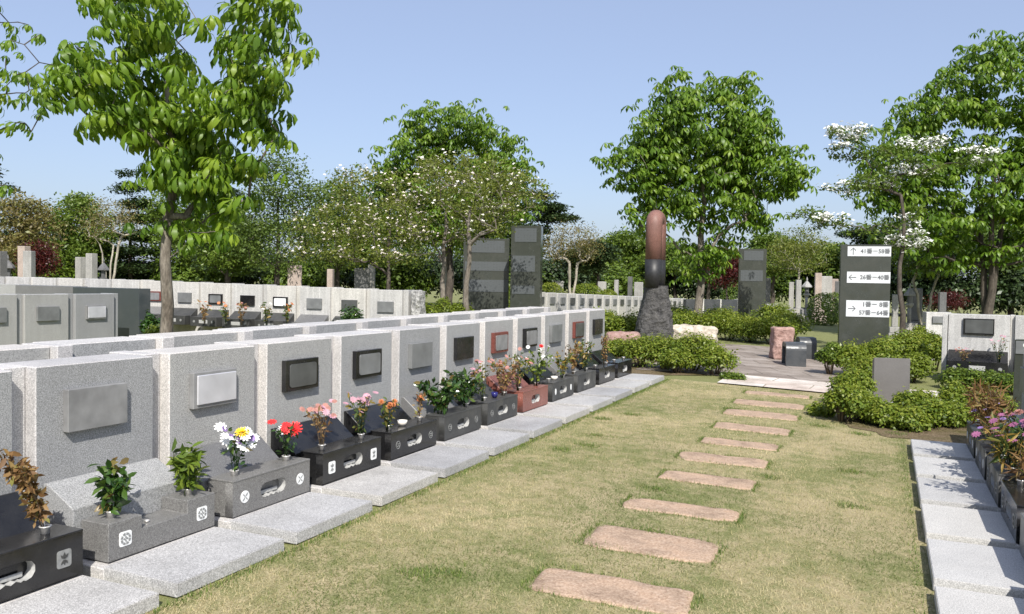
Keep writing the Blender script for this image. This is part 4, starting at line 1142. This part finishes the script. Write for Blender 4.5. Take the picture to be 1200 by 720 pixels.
# curved dark benches
def bench(u, d, rz, label, w=.37, dp=.34, h=.46):
    x, y, z = spot(u, d)
    r = empty('stone_bench', (x, y, z), rz, label, 'bench', 'dark stone benches on the paving')
    # inverted U with rounded shoulders: seat plus two legs
    def prof(x0, x1, top, rad, n=6):
        pts = [(x0, 0), (x0, top-rad)]
        for k in range(1, n+1): a = math.pi-math.pi/2*k/n; pts.append((x0+rad+rad*math.cos(a), top-rad+rad*math.sin(a)))
        for k in range(0, n+1): a = math.pi/2-math.pi/2*k/n; pts.append((x1-rad+rad*math.cos(a), top-rad+rad*math.sin(a)))
        pts += [(x1, 0)]
        return pts
    m = MB(); t = .085; rad = .14
    o_ = prof(-dp/2, dp/2+.25, h, rad)
    top = [p for p in o_ if p[1] >= h-rad-.001]
    inn = prof(-dp/2+t, dp/2+.25-t, h-t, rad-t+.01); itop = [p for p in inn if p[1] >= h-rad-.02]
    m.prism(top+itop[::-1], -w/2, w/2, 'x'); m.build('seat', M['benchdark'], r)
    for a0 in (-dp/2, dp/2+.25-t):
        m = MB(); m.box(-w/2, w/2, a0, a0+t, 0, h-rad-.002, .003); m.build('leg', M['benchdark'], r)
    return r
bench(933, 15.9, R(14), 'nearer dark curved stone bench in front of the pink stool')
bench(947, 17.6, R(14), 'farther dark stone bench right of the pink stool', w=.34)

# ------------------------------------------------------------------ shrubs
S = shrub; sd = 0
def many(lst, labelf, **kw):
    for k, t in enumerate(lst):
        u, d, w, h = t[:4]; shrub(u, d, w, h, labelf(k), seed=100+len(bpy.data.objects) % 997, **{**kw, **(t[4] if len(t) > 4 else {})})
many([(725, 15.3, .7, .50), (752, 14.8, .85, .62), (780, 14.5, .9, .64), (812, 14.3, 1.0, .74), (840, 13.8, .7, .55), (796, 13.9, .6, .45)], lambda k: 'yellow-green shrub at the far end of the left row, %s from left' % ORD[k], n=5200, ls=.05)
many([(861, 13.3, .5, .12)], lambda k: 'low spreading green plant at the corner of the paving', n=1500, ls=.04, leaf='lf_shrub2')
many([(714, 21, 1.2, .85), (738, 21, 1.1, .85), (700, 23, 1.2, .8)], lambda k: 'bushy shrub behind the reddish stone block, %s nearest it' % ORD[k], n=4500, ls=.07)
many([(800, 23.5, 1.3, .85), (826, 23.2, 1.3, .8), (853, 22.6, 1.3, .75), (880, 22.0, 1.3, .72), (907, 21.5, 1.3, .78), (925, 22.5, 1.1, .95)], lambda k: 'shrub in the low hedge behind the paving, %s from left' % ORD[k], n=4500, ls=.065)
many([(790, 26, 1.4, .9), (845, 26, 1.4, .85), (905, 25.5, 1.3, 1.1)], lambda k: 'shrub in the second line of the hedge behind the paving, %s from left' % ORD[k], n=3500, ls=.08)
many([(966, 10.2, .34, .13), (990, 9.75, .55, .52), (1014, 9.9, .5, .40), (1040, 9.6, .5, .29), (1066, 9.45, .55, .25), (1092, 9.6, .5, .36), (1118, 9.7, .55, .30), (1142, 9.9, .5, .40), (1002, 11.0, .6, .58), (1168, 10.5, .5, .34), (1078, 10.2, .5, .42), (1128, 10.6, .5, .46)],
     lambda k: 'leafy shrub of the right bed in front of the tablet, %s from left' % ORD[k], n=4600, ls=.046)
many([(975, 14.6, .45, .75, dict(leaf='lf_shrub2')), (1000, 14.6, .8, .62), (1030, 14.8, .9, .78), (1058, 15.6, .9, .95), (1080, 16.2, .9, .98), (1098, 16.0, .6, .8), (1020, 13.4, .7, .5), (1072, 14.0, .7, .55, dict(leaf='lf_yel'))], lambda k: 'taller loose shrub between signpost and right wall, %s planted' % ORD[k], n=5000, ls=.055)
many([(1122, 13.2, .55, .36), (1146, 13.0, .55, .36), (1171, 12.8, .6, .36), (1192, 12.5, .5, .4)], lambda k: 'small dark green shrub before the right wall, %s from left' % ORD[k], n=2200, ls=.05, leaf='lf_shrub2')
many([(515, 21, 1.2, 1.25), (497, 22, .8, 1.1), (540, 22, .9, 1.1)], lambda k: 'bright yellow-green shrub under the dogwoods, %s of the clump' % ORD[k], n=2600, ls=.08, leaf='lf_yel')
many([(405, 15.2, .75, 1.25, dict(dep=.5))], lambda k: 'dark leafy plant in front of the pale wall row', n=2200, ls=.06, leaf='lf_sakaki')
many([(177, 16, .35, 1.0), (182, 14.5, .45, .8, dict(leaf='lf_yel'))], lambda k: ['dark narrow plant beside the left tree trunk', 'light green sprout beside the left tree trunk'][k], n=900, ls=.09, leaf='lf_sakaki')
many([(645, 40, 1.5, 1.5), (687, 41, 1.9, 1.5), (712, 43, 1.2, 1.2), (598, 38, 1.3, 1.3)], lambda k: 'clipped round azalea beyond the far row, %s of four' % ORD[k], n=4500, ls=.09, leaf='lf_shrub', shape='clipped', group='clipped round azaleas')
many([(965, 33, 1.2, 1.3), (978, 36, 1.3, 1.3), (862, 44, 1.6, 1.6)], lambda k: 'clipped dark bush among the distant tombs, %s of three' % ORD[k], n=2600, ls=.09, leaf='lf_mid', shape='clipped', group='clipped round azaleas')

# ------------------------------------------------------------------ trees
CH = 'tree'
tree('chestnut_tree', 199, 11.0, [(.15, 0, 4.15, 1.3, 1.2, .8), (-.75, 0, 3.85, .8, .9, .4), (-.95, .1, 3.4, .4, .5, .2), (.35, 0, 3.05, .75, .7, .4), (.7, 0, 2.65, .5, .5, .3), (.1, 0, 2.45, .4, .4, .2), (-.15, 0, 3.4, .6, .6, .35), (1.0, 0, 3.9, .65, .8, .5), (.6, .1, 3.2, .8, .8, .3), (.25, 0, 2.75, .8, .6, .2), (.25, -.1, 5.2, 1.5, 1.2, .7), (-.55, 0, 2.9, .5, .5, .15), (.6, 0, 2.2, .3, .3, .2), (-1.2, 0, 4.3, .4, .6, .4), (1.3, 0, 4.7, .5, .7, .6)],
     185, 1.9, .1, 'lf_chest', 'large chestnut tree with drooping whorled leaves rising above the left row', style='rosette_hi', per=5, spread=.18, lsize=.275, barkm='bark_grey', seed=3, cat='tree')
tree('chestnut_tree', 820, 24, [(0, 0, 6.1, 1.7, 1.7, 1.1), (-.8, 0, 7.1, .6, .8, .6), (.75, 0, 7.2, .65, .8, .6), (-1.7, 0, 5.0, 1.1, 1.3, .75), (1.7, 0, 4.9, 1.2, 1.3, .85), (-1.3, 0, 6.0, .9, 1, .6), (1.3, 0, 6.0, .9, 1, .6), (0, 0, 5.2, 2.0, 1.5, .8), (0, 0, 4.3, 2.1, 1.7, .9), (-1.1, 0, 3.5, 1.1, 1.1, .45), (1.1, 0, 3.3, 1.2, 1.1, .5), (.1, 0, 2.6, .9, .8, .45), (-.1, 0, 1.9, .5, .5, .3), (2.3, 0, 4.7, .6, .8, .5), (-2.2, 0, 5.1, .6, .7, .4)],
     460, 1.9, .14, 'lf_chest2', 'round-crowned chestnut tree standing behind the stone sculpture', style='rosette_lo', per=7, spread=.24, lsize=.27, barkm='bark_grey', seed=5)
tree('chestnut_tree', 1158, 25, [(.3, 0, 7.8, 2.1, 1.8, 1.3), (-1.3, 0, 6.6, 1.4, 1.5, 1.1), (-2.9, 0, 5.3, 1.1, 1.2, .9), (2.0, 0, 6.2, 1.3, 1.4, 1.2), (0, 0, 4.9, 2.5, 1.9, 1.1), (-1.5, 0, 3.7, 1.7, 1.3, .8), (1.7, 0, 3.7, 1.6, 1.4, .9), (-2.4, 0, 3.1, .9, 1, .6), (-.4, 0, 8.7, .9, .9, .5), (1.6, 0, 5.6, 1.2, 1.2, .9), (-3.2, 0, 6.1, .7, .9, .5), (-2.2, 0, 6.9, .8, 1, .5), (-2.2, 0, 4.2, 1.3, 1.2, .8), (-3.2, 0, 4.6, .7, .9, .6), (1.4, 0, 4.4, 1.4, 1.2, .8), (1.2, 0, 2.8, 1.4, 1, .5), (-.9, 0, 2.7, 1.2, 1, .5)],
     680, 1.6, .115, 'lf_chest2', 'big multi-stemmed chestnut tree at the right edge behind the wall', style='rosette_lo', per=7, spread=.26, lsize=.27, barkm='bark_dark', stems=3, seed=8)
tree('chestnut_tree', 526, 30, [(0, 0, 7.1, 1.8, 1.5, .8), (-1.5, 0, 6.0, 1.1, 1.2, .8), (1.2, 0, 5.6, 1.1, 1.2, .8), (0, 0, 5.0, 2.2, 1.6, .9), (.5, 0, 3.8, 2.0, 1.5, .9), (-1.3, 0, 3.6, 1.2, 1.2, .8), (1.9, 0, 5.4, 1.1, 1, .9), (-.4, 0, 7.5, .8, .8, .5), (-2.1, 0, 5.2, .9, 1, .8), (2.3, 0, 4.6, .8, 1, .8), (-.9, 0, 6.4, 1.2, 1, .7), (1.3, 0, 6.6, 1.0, 1, .6), (0, 0, 4.2, 2.3, 1.3, .6)],
     560, 2.0, .17, 'lf_chest2', 'tall chestnut tree rising behind the blossoming dogwoods', style='rosette_lo', per=6, spread=.28, lsize=.27, barkm='bark_dark', seed=9)
tree('chestnut_tree', -75, 8.6, [(.55, 0, 3.9, .55, .5, .6), (.75, 0, 3.2, .35, .4, .25), (.95, 0, 4.2, .3, .4, .3), (1.15, 0, 4.25, .35, .3, .12), (.35, 0, 3.0, .3, .4, .5), (-.6, 0, 3.8, .9, .8, .9), (.9, 0, 3.7, .3, .3, .3), (.62, 0, 2.6, .2, .3, .3)],
     90, 1.5, .06, 'lf_chest', 'chestnut branches reaching in at the upper left corner', style='rosette_hi', per=2, spread=.1, lsize=.15, barkm='bark_dark', seed=12)
def px(u0, v0, d, lst):
    """blobs given in survey angles -> metres about the foot"""
    k = d/FPX; g = spot(u0, d)[2]
    return [((u-u0)*k, dy, hgt(u, v, d)-g, ru*k, (ry if ry else ru*k), rv*k) for (u, v, ru, rv, dy, ry) in lst]
# white dogwood by the signpost
def whitebias(att): return (np.sin(att[:, 0]*4.1+1)+np.sin(att[:, 2]*5.3)+np.sin(att[:, 1]*3.7)) > .2
tree('dogwood_tree', 1055, 18.6, px(1055, 0, 18.6, [(990, 158, 32, 9, 0, .5), (985, 178, 22, 8, 0, .4), (1030, 183, 45, 10, 0, .6), (1060, 196, 42, 10, 0, .7), (1130, 184, 30, 10, 0, .6), (1075, 170, 30, 8, 0, .5), (985, 222, 28, 7, 0, .4), (1020, 213, 32, 8, 0, .5),
     (935, 250, 26, 6, 0, .4), (965, 258, 34, 8, 0, .5), (1000, 266, 26, 7, 0, .5), (1035, 262, 34, 8, 0, .5), (1060, 282, 20, 12, 0, .4), (1065, 248, 18, 8, 0, .4)]),
     170, 1.8, .075, 'lf_mid', 'white flowering dogwood with tiered branches behind the near signpost', per=30, spread=.13, lsize=.085, flat=.4, barkm='bark_dark', seed=21,
     flowers=(2600, 'pet_white', .05, whitebias))
# dogwoods with sparse pale blossom, centre
tree('dogwood_tree', 519, 23.5, px(519, 0, 23.5, [(500, 215, 60, 26, 0, 1.3), (455, 250, 45, 18, 0, 1.2), (560, 225, 55, 28, 0, 1.3), (570, 250, 42, 13, 0, 1.2), (515, 268, 60, 18, 0, 1.2), (480, 295, 45, 12, 0, 1.0), (615, 232, 22, 12, 0, .8)]),
     230, 1.4, .10, 'lf_olive', 'dogwood with sparse pinkish white blossom, left of the dark monument', per=34, spread=.24, lsize=.085, flat=.45, barkm='bark_grey', seed=22, flowers=(650, 'pet_blush', .06, None))
tree('dogwood_tree', 548, 22.0, px(548, 0, 22, [(560, 235, 60, 22, 0, 1.2), (565, 268, 30, 9, 0, .9), (540, 195, 50, 14, 0, 1.2), (600, 215, 35, 15, 0, 1)]),
     120, 1.5, .10, 'lf_olive', 'dogwood with a thick leaning trunk directly in front of the dark monument', per=30, spread=.22, lsize=.085, flat=.45, barkm='bark_grey', seed=23, flowers=(160, 'pet_cream', .06, None))
tree('dogwood_tree', 455, 29, px(455, 0, 29, [(430, 222, 48, 26, 0, 1.5), (395, 262, 52, 20, 0, 1.5), (450, 275, 55, 18, 0, 1.4), (370, 292, 40, 14, 0, 1.2), (425, 300, 45, 10, 0, 1.2)]),
     210, 1.4, .10, 'lf_olive', 'spreading dogwood with pinkish blossom, left of the tall chestnut', per=34, spread=.28, lsize=.10, flat=.45, barkm='bark_dark', seed=24, flowers=(600, 'pet_blush', .065, None))
# mid and far trees
def bg(name, u, d, vtop, hw, leaf, label, seed, dens=1.0, vbot=None, shape='round', lsize=None, barkm='bark_dark', r0=.16, spread=None, per=70, group='trees beyond the walls', flowers=None, stems=1, natt=None):
    k = d/FPX; vb = vbot or 322; vc = (vtop+vb)/2; hv = (vb-vtop)/2
    L = []
    rs = random.Random(seed)
    if shape == 'round':
        L = [(u, vtop+hv*.62, hw*.62, hv*.42, 0, None), (u-hw*.42, vc+hv*.1, hw*.5, hv*.42, 0, None), (u+hw*.45, vc-hv*.02, hw*.5, hv*.42, 0, None), (u, vc+hv*.5, hw*.8, hv*.38, 0, None), (u+rs.uniform(-.3, .3)*hw, vtop+hv*.3, hw*.3, hv*.24, 0, None)]
    elif shape == 'cone':
        for i in range(7):
            t = (i+.5)/7; w = hw*(.12+.88*t)
            L += [(u+rs.uniform(-.15, .15)*hw, vtop+2*hv*t, w, hv*.06, 0, None), (u+rs.choice([-1, 1])*w*.5, vtop+2*hv*t+hv*.06, w*.55, hv*.05, 0, None)]
    elif shape == 'pine':
        for i in range(7):
            t = i/6; w = hw*(.3+.6*math.sin(math.pi*min(1, t*.75+.15)))
            L += [(u+rs.uniform(-.45, .45)*hw, vtop+2*hv*(.06+.8*t), w*.62, hv*.085, 0, None)]
    elif shape == 'vase':
        L = [(u, vtop+hv*.5, hw*.8, hv*.35, 0, None), (u-hw*.5, vtop+hv*.8, hw*.4, hv*.35, 0, None), (u+hw*.5, vtop+hv*.8, hw*.4, hv*.35, 0, None)]
    na = natt or int(150*dens)
    sz = hw*k
    return tree(name, u, d, px(u, 0, d, L), na, max(1.2, (330-vb)*k+1.2), r0, leaf, label, style='leaf' if shape in ('round', 'vase') else 'needle', per=per, spread=spread or max(.32, sz*.19), lsize=lsize or .17*d/50+.03,
         flat=.6 if shape in ('round', 'vase') else .3, barkm=barkm, stems=stems, seed=seed, group=group, flowers=flowers)
bg('evergreen_tree', -8, 46, 192, 52, 'lf_dark', 'dark layered evergreen at the left edge', 31, shape='cone', dens=1.1)
bg('maple_tree', 30, 40, 218, 42, 'lf_brown', 'brownish budding maple at far left with thin trunk', 32, per=42)
bg('broadleaf_tree', 88, 48, 226, 50, 'lf_mid', 'rounded mid-green tree left of the tall cedar', 33, dens=1.2)
bg('cedar_tree', 152, 50, 190, 44, 'lf_dark', 'tall dark cedar just left of the foreground chestnut', 34, shape='cone', dens=1.3)
bg('budding_tree', 128, 36, 226, 34, 'lf_brown', 'pale slender tree with thin brown foliage left of the foreground chestnut', 35, per=14, barkm='bark_pale', r0=.06, shape='vase', stems=3, lsize=.09)
bg('red_maple', 43, 34, 282, 15, 'lf_red', 'small dark red maple at far left', 36, vbot=328, dens=.35, r0=.05, lsize=.1)
bg('broadleaf_tree', 215, 50, 205, 55, 'lf_mid', 'green tree directly behind the foreground chestnut trunk', 37, dens=1.2)
bg('evergreen_tree', 265, 48, 218, 45, 'lf_dark', 'dark evergreen right of the foreground chestnut', 38, dens=1.0, shape='cone')
bg('broadleaf_tree', 325, 38, 172, 62, 'lf_blue', 'tall bluish green tree left of the dogwoods', 39, dens=1.5, per=60, lsize=.14)
bg('broadleaf_tree', 268, 40, 235, 42, 'lf_mid', 'mid-green tree between foreground chestnut and bluish tree', 40, dens=1.0)
bg('broadleaf_tree', 395, 44, 200, 50, 'lf_mid', 'green tree rising behind the left dogwood', 41, dens=1.0)
bg('broadleaf_tree', 455, 48, 215, 60, 'lf_blue', 'bluish green tree behind the central trees', 42, dens=1.2)
bg('broadleaf_tree', 575, 46, 222, 55, 'lf_mid', 'green tree behind the broad dark monument', 43, dens=1.1)
bg('pine_tree', 632, 44, 224, 44, 'lf_dark', 'dark flat-topped pine above the tall left signpost', 44, shape='pine', dens=1.0)
bg('pine_tree', 700, 50, 284, 44, 'lf_dark', 'low dark pine behind the bare brown tree', 45, shape='pine', dens=.9)
bg('budding_tree', 669, 36, 256, 36, 'lf_brown', 'vase-shaped tree with brown spring twigs right of the tall left signpost', 46, per=26, barkm='bark_pale', r0=.075, shape='vase', stems=3, lsize=.08, vbot=345, dens=1.1)
bg('broadleaf_tree', 735, 62, 270, 48, 'lf_mid', 'distant rounded green tree left of the sculpture', 47, dens=1.1)
bg('broadleaf_tree', 790, 58, 285, 42, 'lf_mid', 'distant green tree behind the sculpture loop', 48, dens=.9)
bg('red_maple', 852, 36, 292, 26, 'lf_red', 'red maple behind the far dark signpost', 49, vbot=335, dens=.6, r0=.06, lsize=.1)
bg('broadleaf_tree', 830, 52, 290, 45, 'lf_mid', 'green tree beyond the trunk of the round chestnut', 50, dens=.9)
bg('broadleaf_tree', 905, 50, 272, 40, 'lf_mid', 'green tree behind the far dark signpost', 51, dens=1.0)
bg('budding_tree', 935, 40, 264, 42, 'lf_olive', 'light olive tree with a thin pale trunk between the two signposts', 52, per=36, barkm='bark_pale', r0=.08, lsize=.1)
bg('broadleaf_tree', 968, 54, 285, 40, 'lf_mid', 'green tree just left of the near signpost', 53, dens=.9)
bg('evergreen_tree', 1030, 50, 262, 50, 'lf_dark', 'dark evergreen behind the near signpost', 54, dens=1.2, shape='pine')
bg('broadleaf_tree', 1105, 46, 245, 60, 'lf_blue', 'deep green tree behind the right chestnut', 55, dens=1.5)
bg('broadleaf_tree', 1185, 46, 240, 60, 'lf_blue', 'deep green tree behind the right edge of the wall', 56, dens=1.5)
bg('budding_tree', 1083, 27, 292, 26, 'lf_mid', 'slender pale forked tree between signpost and right wall', 57, per=30, barkm='bark_pale', r0=.07, shape='vase', stems=2, lsize=.09, vbot=340, dens=.6)
bg('red_maple', 1110, 38, 345, 20, 'lf_red', 'low red maple behind the right wall', 58, vbot=360, dens=.22, r0=.04, lsize=.09)
# understorey that closes the view between the trunks
for k, (u, d, w, h, lf) in enumerate([(-10, 55, 6, 3.6, 'lf_dark'), (60, 47, 4, 2.4, 'lf_shrub2'), (100, 60, 7, 4.5, 'lf_mid'), (165, 52, 5, 2.6, 'lf_dark'), (235, 50, 5, 3.0, 'lf_mid'), (300, 52, 6, 3.8, 'lf_dark'), (355, 50, 5, 3.2, 'lf_mid'), (410, 52, 5, 3.5, 'lf_dark'),
        (465, 50, 5, 3.0, 'lf_mid'), (525, 52, 6, 3.6, 'lf_dark'), (590, 54, 6, 3.4, 'lf_mid'), (650, 56, 6, 3.6, 'lf_dark'), (715, 58, 6, 3.0, 'lf_mid'), (775, 60, 6, 3.2, 'lf_dark'), (835, 58, 6, 3.0, 'lf_dark'), (895, 56, 6, 3.4, 'lf_mid'),
        (955, 56, 6, 3.6, 'lf_dark'), (1015, 52, 6, 3.8, 'lf_mid'), (1075, 48, 6, 3.2, 'lf_dark'), (1135, 46, 5, 2.8, 'lf_dark'), (1195, 46, 6, 3.4, 'lf_dark')]):
    shrub(u, d, w, h, 'large background bush closing the gap between far trunks, %s from left' % ORD[k], leaf=lf, n=5500, ls=.26, seed=300+k, group='background bushes', name='background_bush', cat='bush')

# ------------------------------------------------------------------ distant tombs
def tombstone(u, d, h, label, mat='tomb', kind='shaft', w=None):
    x, y, z = spot(u, d); r = empty('tombstone', (x, y, z), R(rnd.uniform(0, 30)), label, 'tombstone', 'distant traditional tombstones')
    w = w or h*.125
    m = MB(); m.box(-w*1.3, w*1.3, -w*1.3, w*1.3, 0, h*.14, .01); m.box(-w*.9, w*.9, -w*.9, w*.9, h*.142, h*.27, .01); m.build('base', M[mat], r)
    if kind == 'shaft':
        m = MB(); m.box(-w/2, w/2, -w/2, w/2, h*.272, h, .012); m.build('shaft', M[mat], r)
    elif kind == 'lantern':
        m = MB(); m.lathe([(w*.3, 0), (w*.24, h*.28)], 0, 0, h*.272, 10); m.lathe([(w*.3, 0), (w*.6, h*.05), (w*.6, h*.08)], 0, 0, h*.553, 6, False); m.build('shaft', M[mat], r)
        m = MB(); m.lathe([(w*.36, 0), (w*.36, h*.14)], 0, 0, h*.634, 6, False); m.build('light_box', M['tomb_dark'], r)
        m = MB(); m.lathe([(w*.95, 0), (w*.9, h*.03), (w*.3, h*.12), (w*.12, h*.14), (w*.16, h*.18), (w*.03, h*.24)], 0, 0, h*.776, 6, False); m.build('roof', M[mat], r)
    else:
        m = MB(); m.box(-w*1.2, w*1.2, -w*.3, w*.3, h*.272, h, .02); m.build('slab', M[mat], r)
    return r
tl = [(1, 30, 2.3, 'tomb_dark', 'shaft'), (9, 32, 2.2, 'tomb_dark', 'lantern'), (28, 33, 2.6, 'tomb_pink', 'shaft'), (34, 29, 2.3, 'tomb', 'shaft'), (94, 33, 2.2, 'tomb', 'shaft'), (107, 31, 2.3, 'tomb', 'shaft'), (121, 35, 2.2, 'tomb_dark', 'lantern'), 
      (345, 38, 2.1, 'tomb_pink', 'wide'), (387, 34, 1.9, 'tomb_pink', 'shaft'), (424, 30, 1.9, 'tomb_dark', 'wide'), (435, 33, 2.1, 'tomb', 'shaft'),
      (524, 32, 2.0, 'tomb', 'shaft'), (705, 46, 1.6, 'tomb', 'wide'), (722, 44, 1.7, 'tomb', 'shaft'), (738, 46, 1.9, 'tomb_dark', 'shaft'), (748, 45, 1.6, 'tomb', 'wide'), (655, 48, 1.6, 'tomb', 'wide'),
      (899, 42, 1.9, 'tomb_dark', 'shaft'), (927, 38, 1.7, 'tomb', 'shaft'), (935, 38, 1.8, 'tomb', 'shaft'), (945, 36, 1.9, 'tomb', 'lantern'), (958, 35, 2.1, 'tomb_pink', 'shaft'), (966, 37, 2.0, 'tomb', 'wide'), (974, 38, 1.9, 'tomb_pink', 'wide'), (981, 37, 1.8, 'tomb_dark', 'shaft'),
      (1049, 26, 1.4, 'tomb', 'shaft'), (1066, 27, 1.75, 'tomb', 'lantern'), (1072, 30, 1.6, 'tomb_dark', 'wide'), (1104, 24, 1.5, 'tomb_dark', 'shaft')]
cnt = {}
for (u, d, h, mt, kd) in tl:
    side = 'at far left' if u < 150 else 'behind the pale wall row' if u < 560 else 'left of the sculpture' if u < 800 else 'between the two right signposts' if u < 1000 else 'behind the right shrubs'
    cl = {'tomb': 'grey', 'tomb_dark': 'dark', 'tomb_pink': 'pinkish'}[mt]; kn = {'shaft': 'square-shafted tombstone', 'lantern': 'stone lantern with roof', 'wide': 'broad slab tombstone'}[kd]
    key = (side, cl, kn); cnt[key] = cnt.get(key, 0)+1
    n = cnt[key]
    tombstone(u, d, h, '%s %s %s, %s such from left' % (cl, kn, side, ORD[n-1]), mt, kd)
# little flower bunches in front of the row facing the camera
a, v, L = row_from(477, 17.9, 231, 19.75)
for k, (uu, lf, fl) in enumerate([(240, 'lf_dry', 'pet_orange'), (265, 'lf_mixed', 'pet_orange'), (283, 'lf_dry', 'pet_dry'), (312, 'lf_mixed', 'pet_cream'), (336, 'lf_mixed', 'pet_orange')]):
    d = 18.6-(uu-240)*.006; x, y, z = spot(uu, d)
    bouquet(x, y, .55, 'small bunch of faded flowers before the pale wall row, %s from left' % ORD[k], .48, .14, 9, lf, 60, .09, fl=[('daisy', fl, 4, .04, 1)], seed=60+k)

# ------------------------------------------------------------------ light, world, camera
sun_el, sun_h = R(44), (.55, -.835)
sd = bpy.data.lights.new('sun', 'SUN'); sd.energy = 4.5; sd.angle = R(.53); sd.color = (1, .955, .88)
so = bpy.data.objects.new('sun', sd); col.objects.link(so)
dirv = Vector((sun_h[0]*math.cos(sun_el), sun_h[1]*math.cos(sun_el), math.sin(sun_el)))
so.rotation_euler = dirv.to_track_quat('Z', 'Y').to_euler()
w = bpy.data.worlds.new('World'); scene.world = w; w.use_nodes = True
nt = w.node_tree; nt.nodes.clear()
sky = nt.nodes.new('ShaderNodeTexSky'); sky.sky_type = 'NISHITA'; sky.sun_disc = False
sky.sun_elevation = sun_el; sky.sun_rotation = math.atan2(sun_h[0], sun_h[1])
sky.air_density = 1.0; sky.dust_density = 2.0; sky.ozone_density = 3.5
bgd = nt.nodes.new('ShaderNodeBackground'); bgd.inputs[1].default_value = .13
ow = nt.nodes.new('ShaderNodeOutputWorld'); hz = mix(nt, sky.outputs[0], (2.75, 3.05, 4.15), .5); nt.links.new(hz, bgd.inputs[0]); nt.links.new(bgd.outputs[0], ow.inputs[0])
cam = bpy.data.cameras.new('camera'); co = bpy.data.objects.new('camera', cam); col.objects.link(co)
cam.sensor_fit = 'HORIZONTAL'; cam.sensor_width = 36; cam.lens = FPX/1200*36; cam.clip_end = 2000; cam.clip_start = .05
mw = Matrix.Identity(4)
for i in range(3): mw[i][0] = RT[i]; mw[i][1] = UP[i]; mw[i][2] = -FW[i]
mw[2][3] = H
co.matrix_world = mw; scene.camera = co
scene.view_settings.view_transform = 'Standard'; scene.view_settings.look = 'None'; scene.view_settings.gamma = 1
scene.view_settings.exposure = .54
scene.render.resolution_x = 1024; scene.render.resolution_y = 614
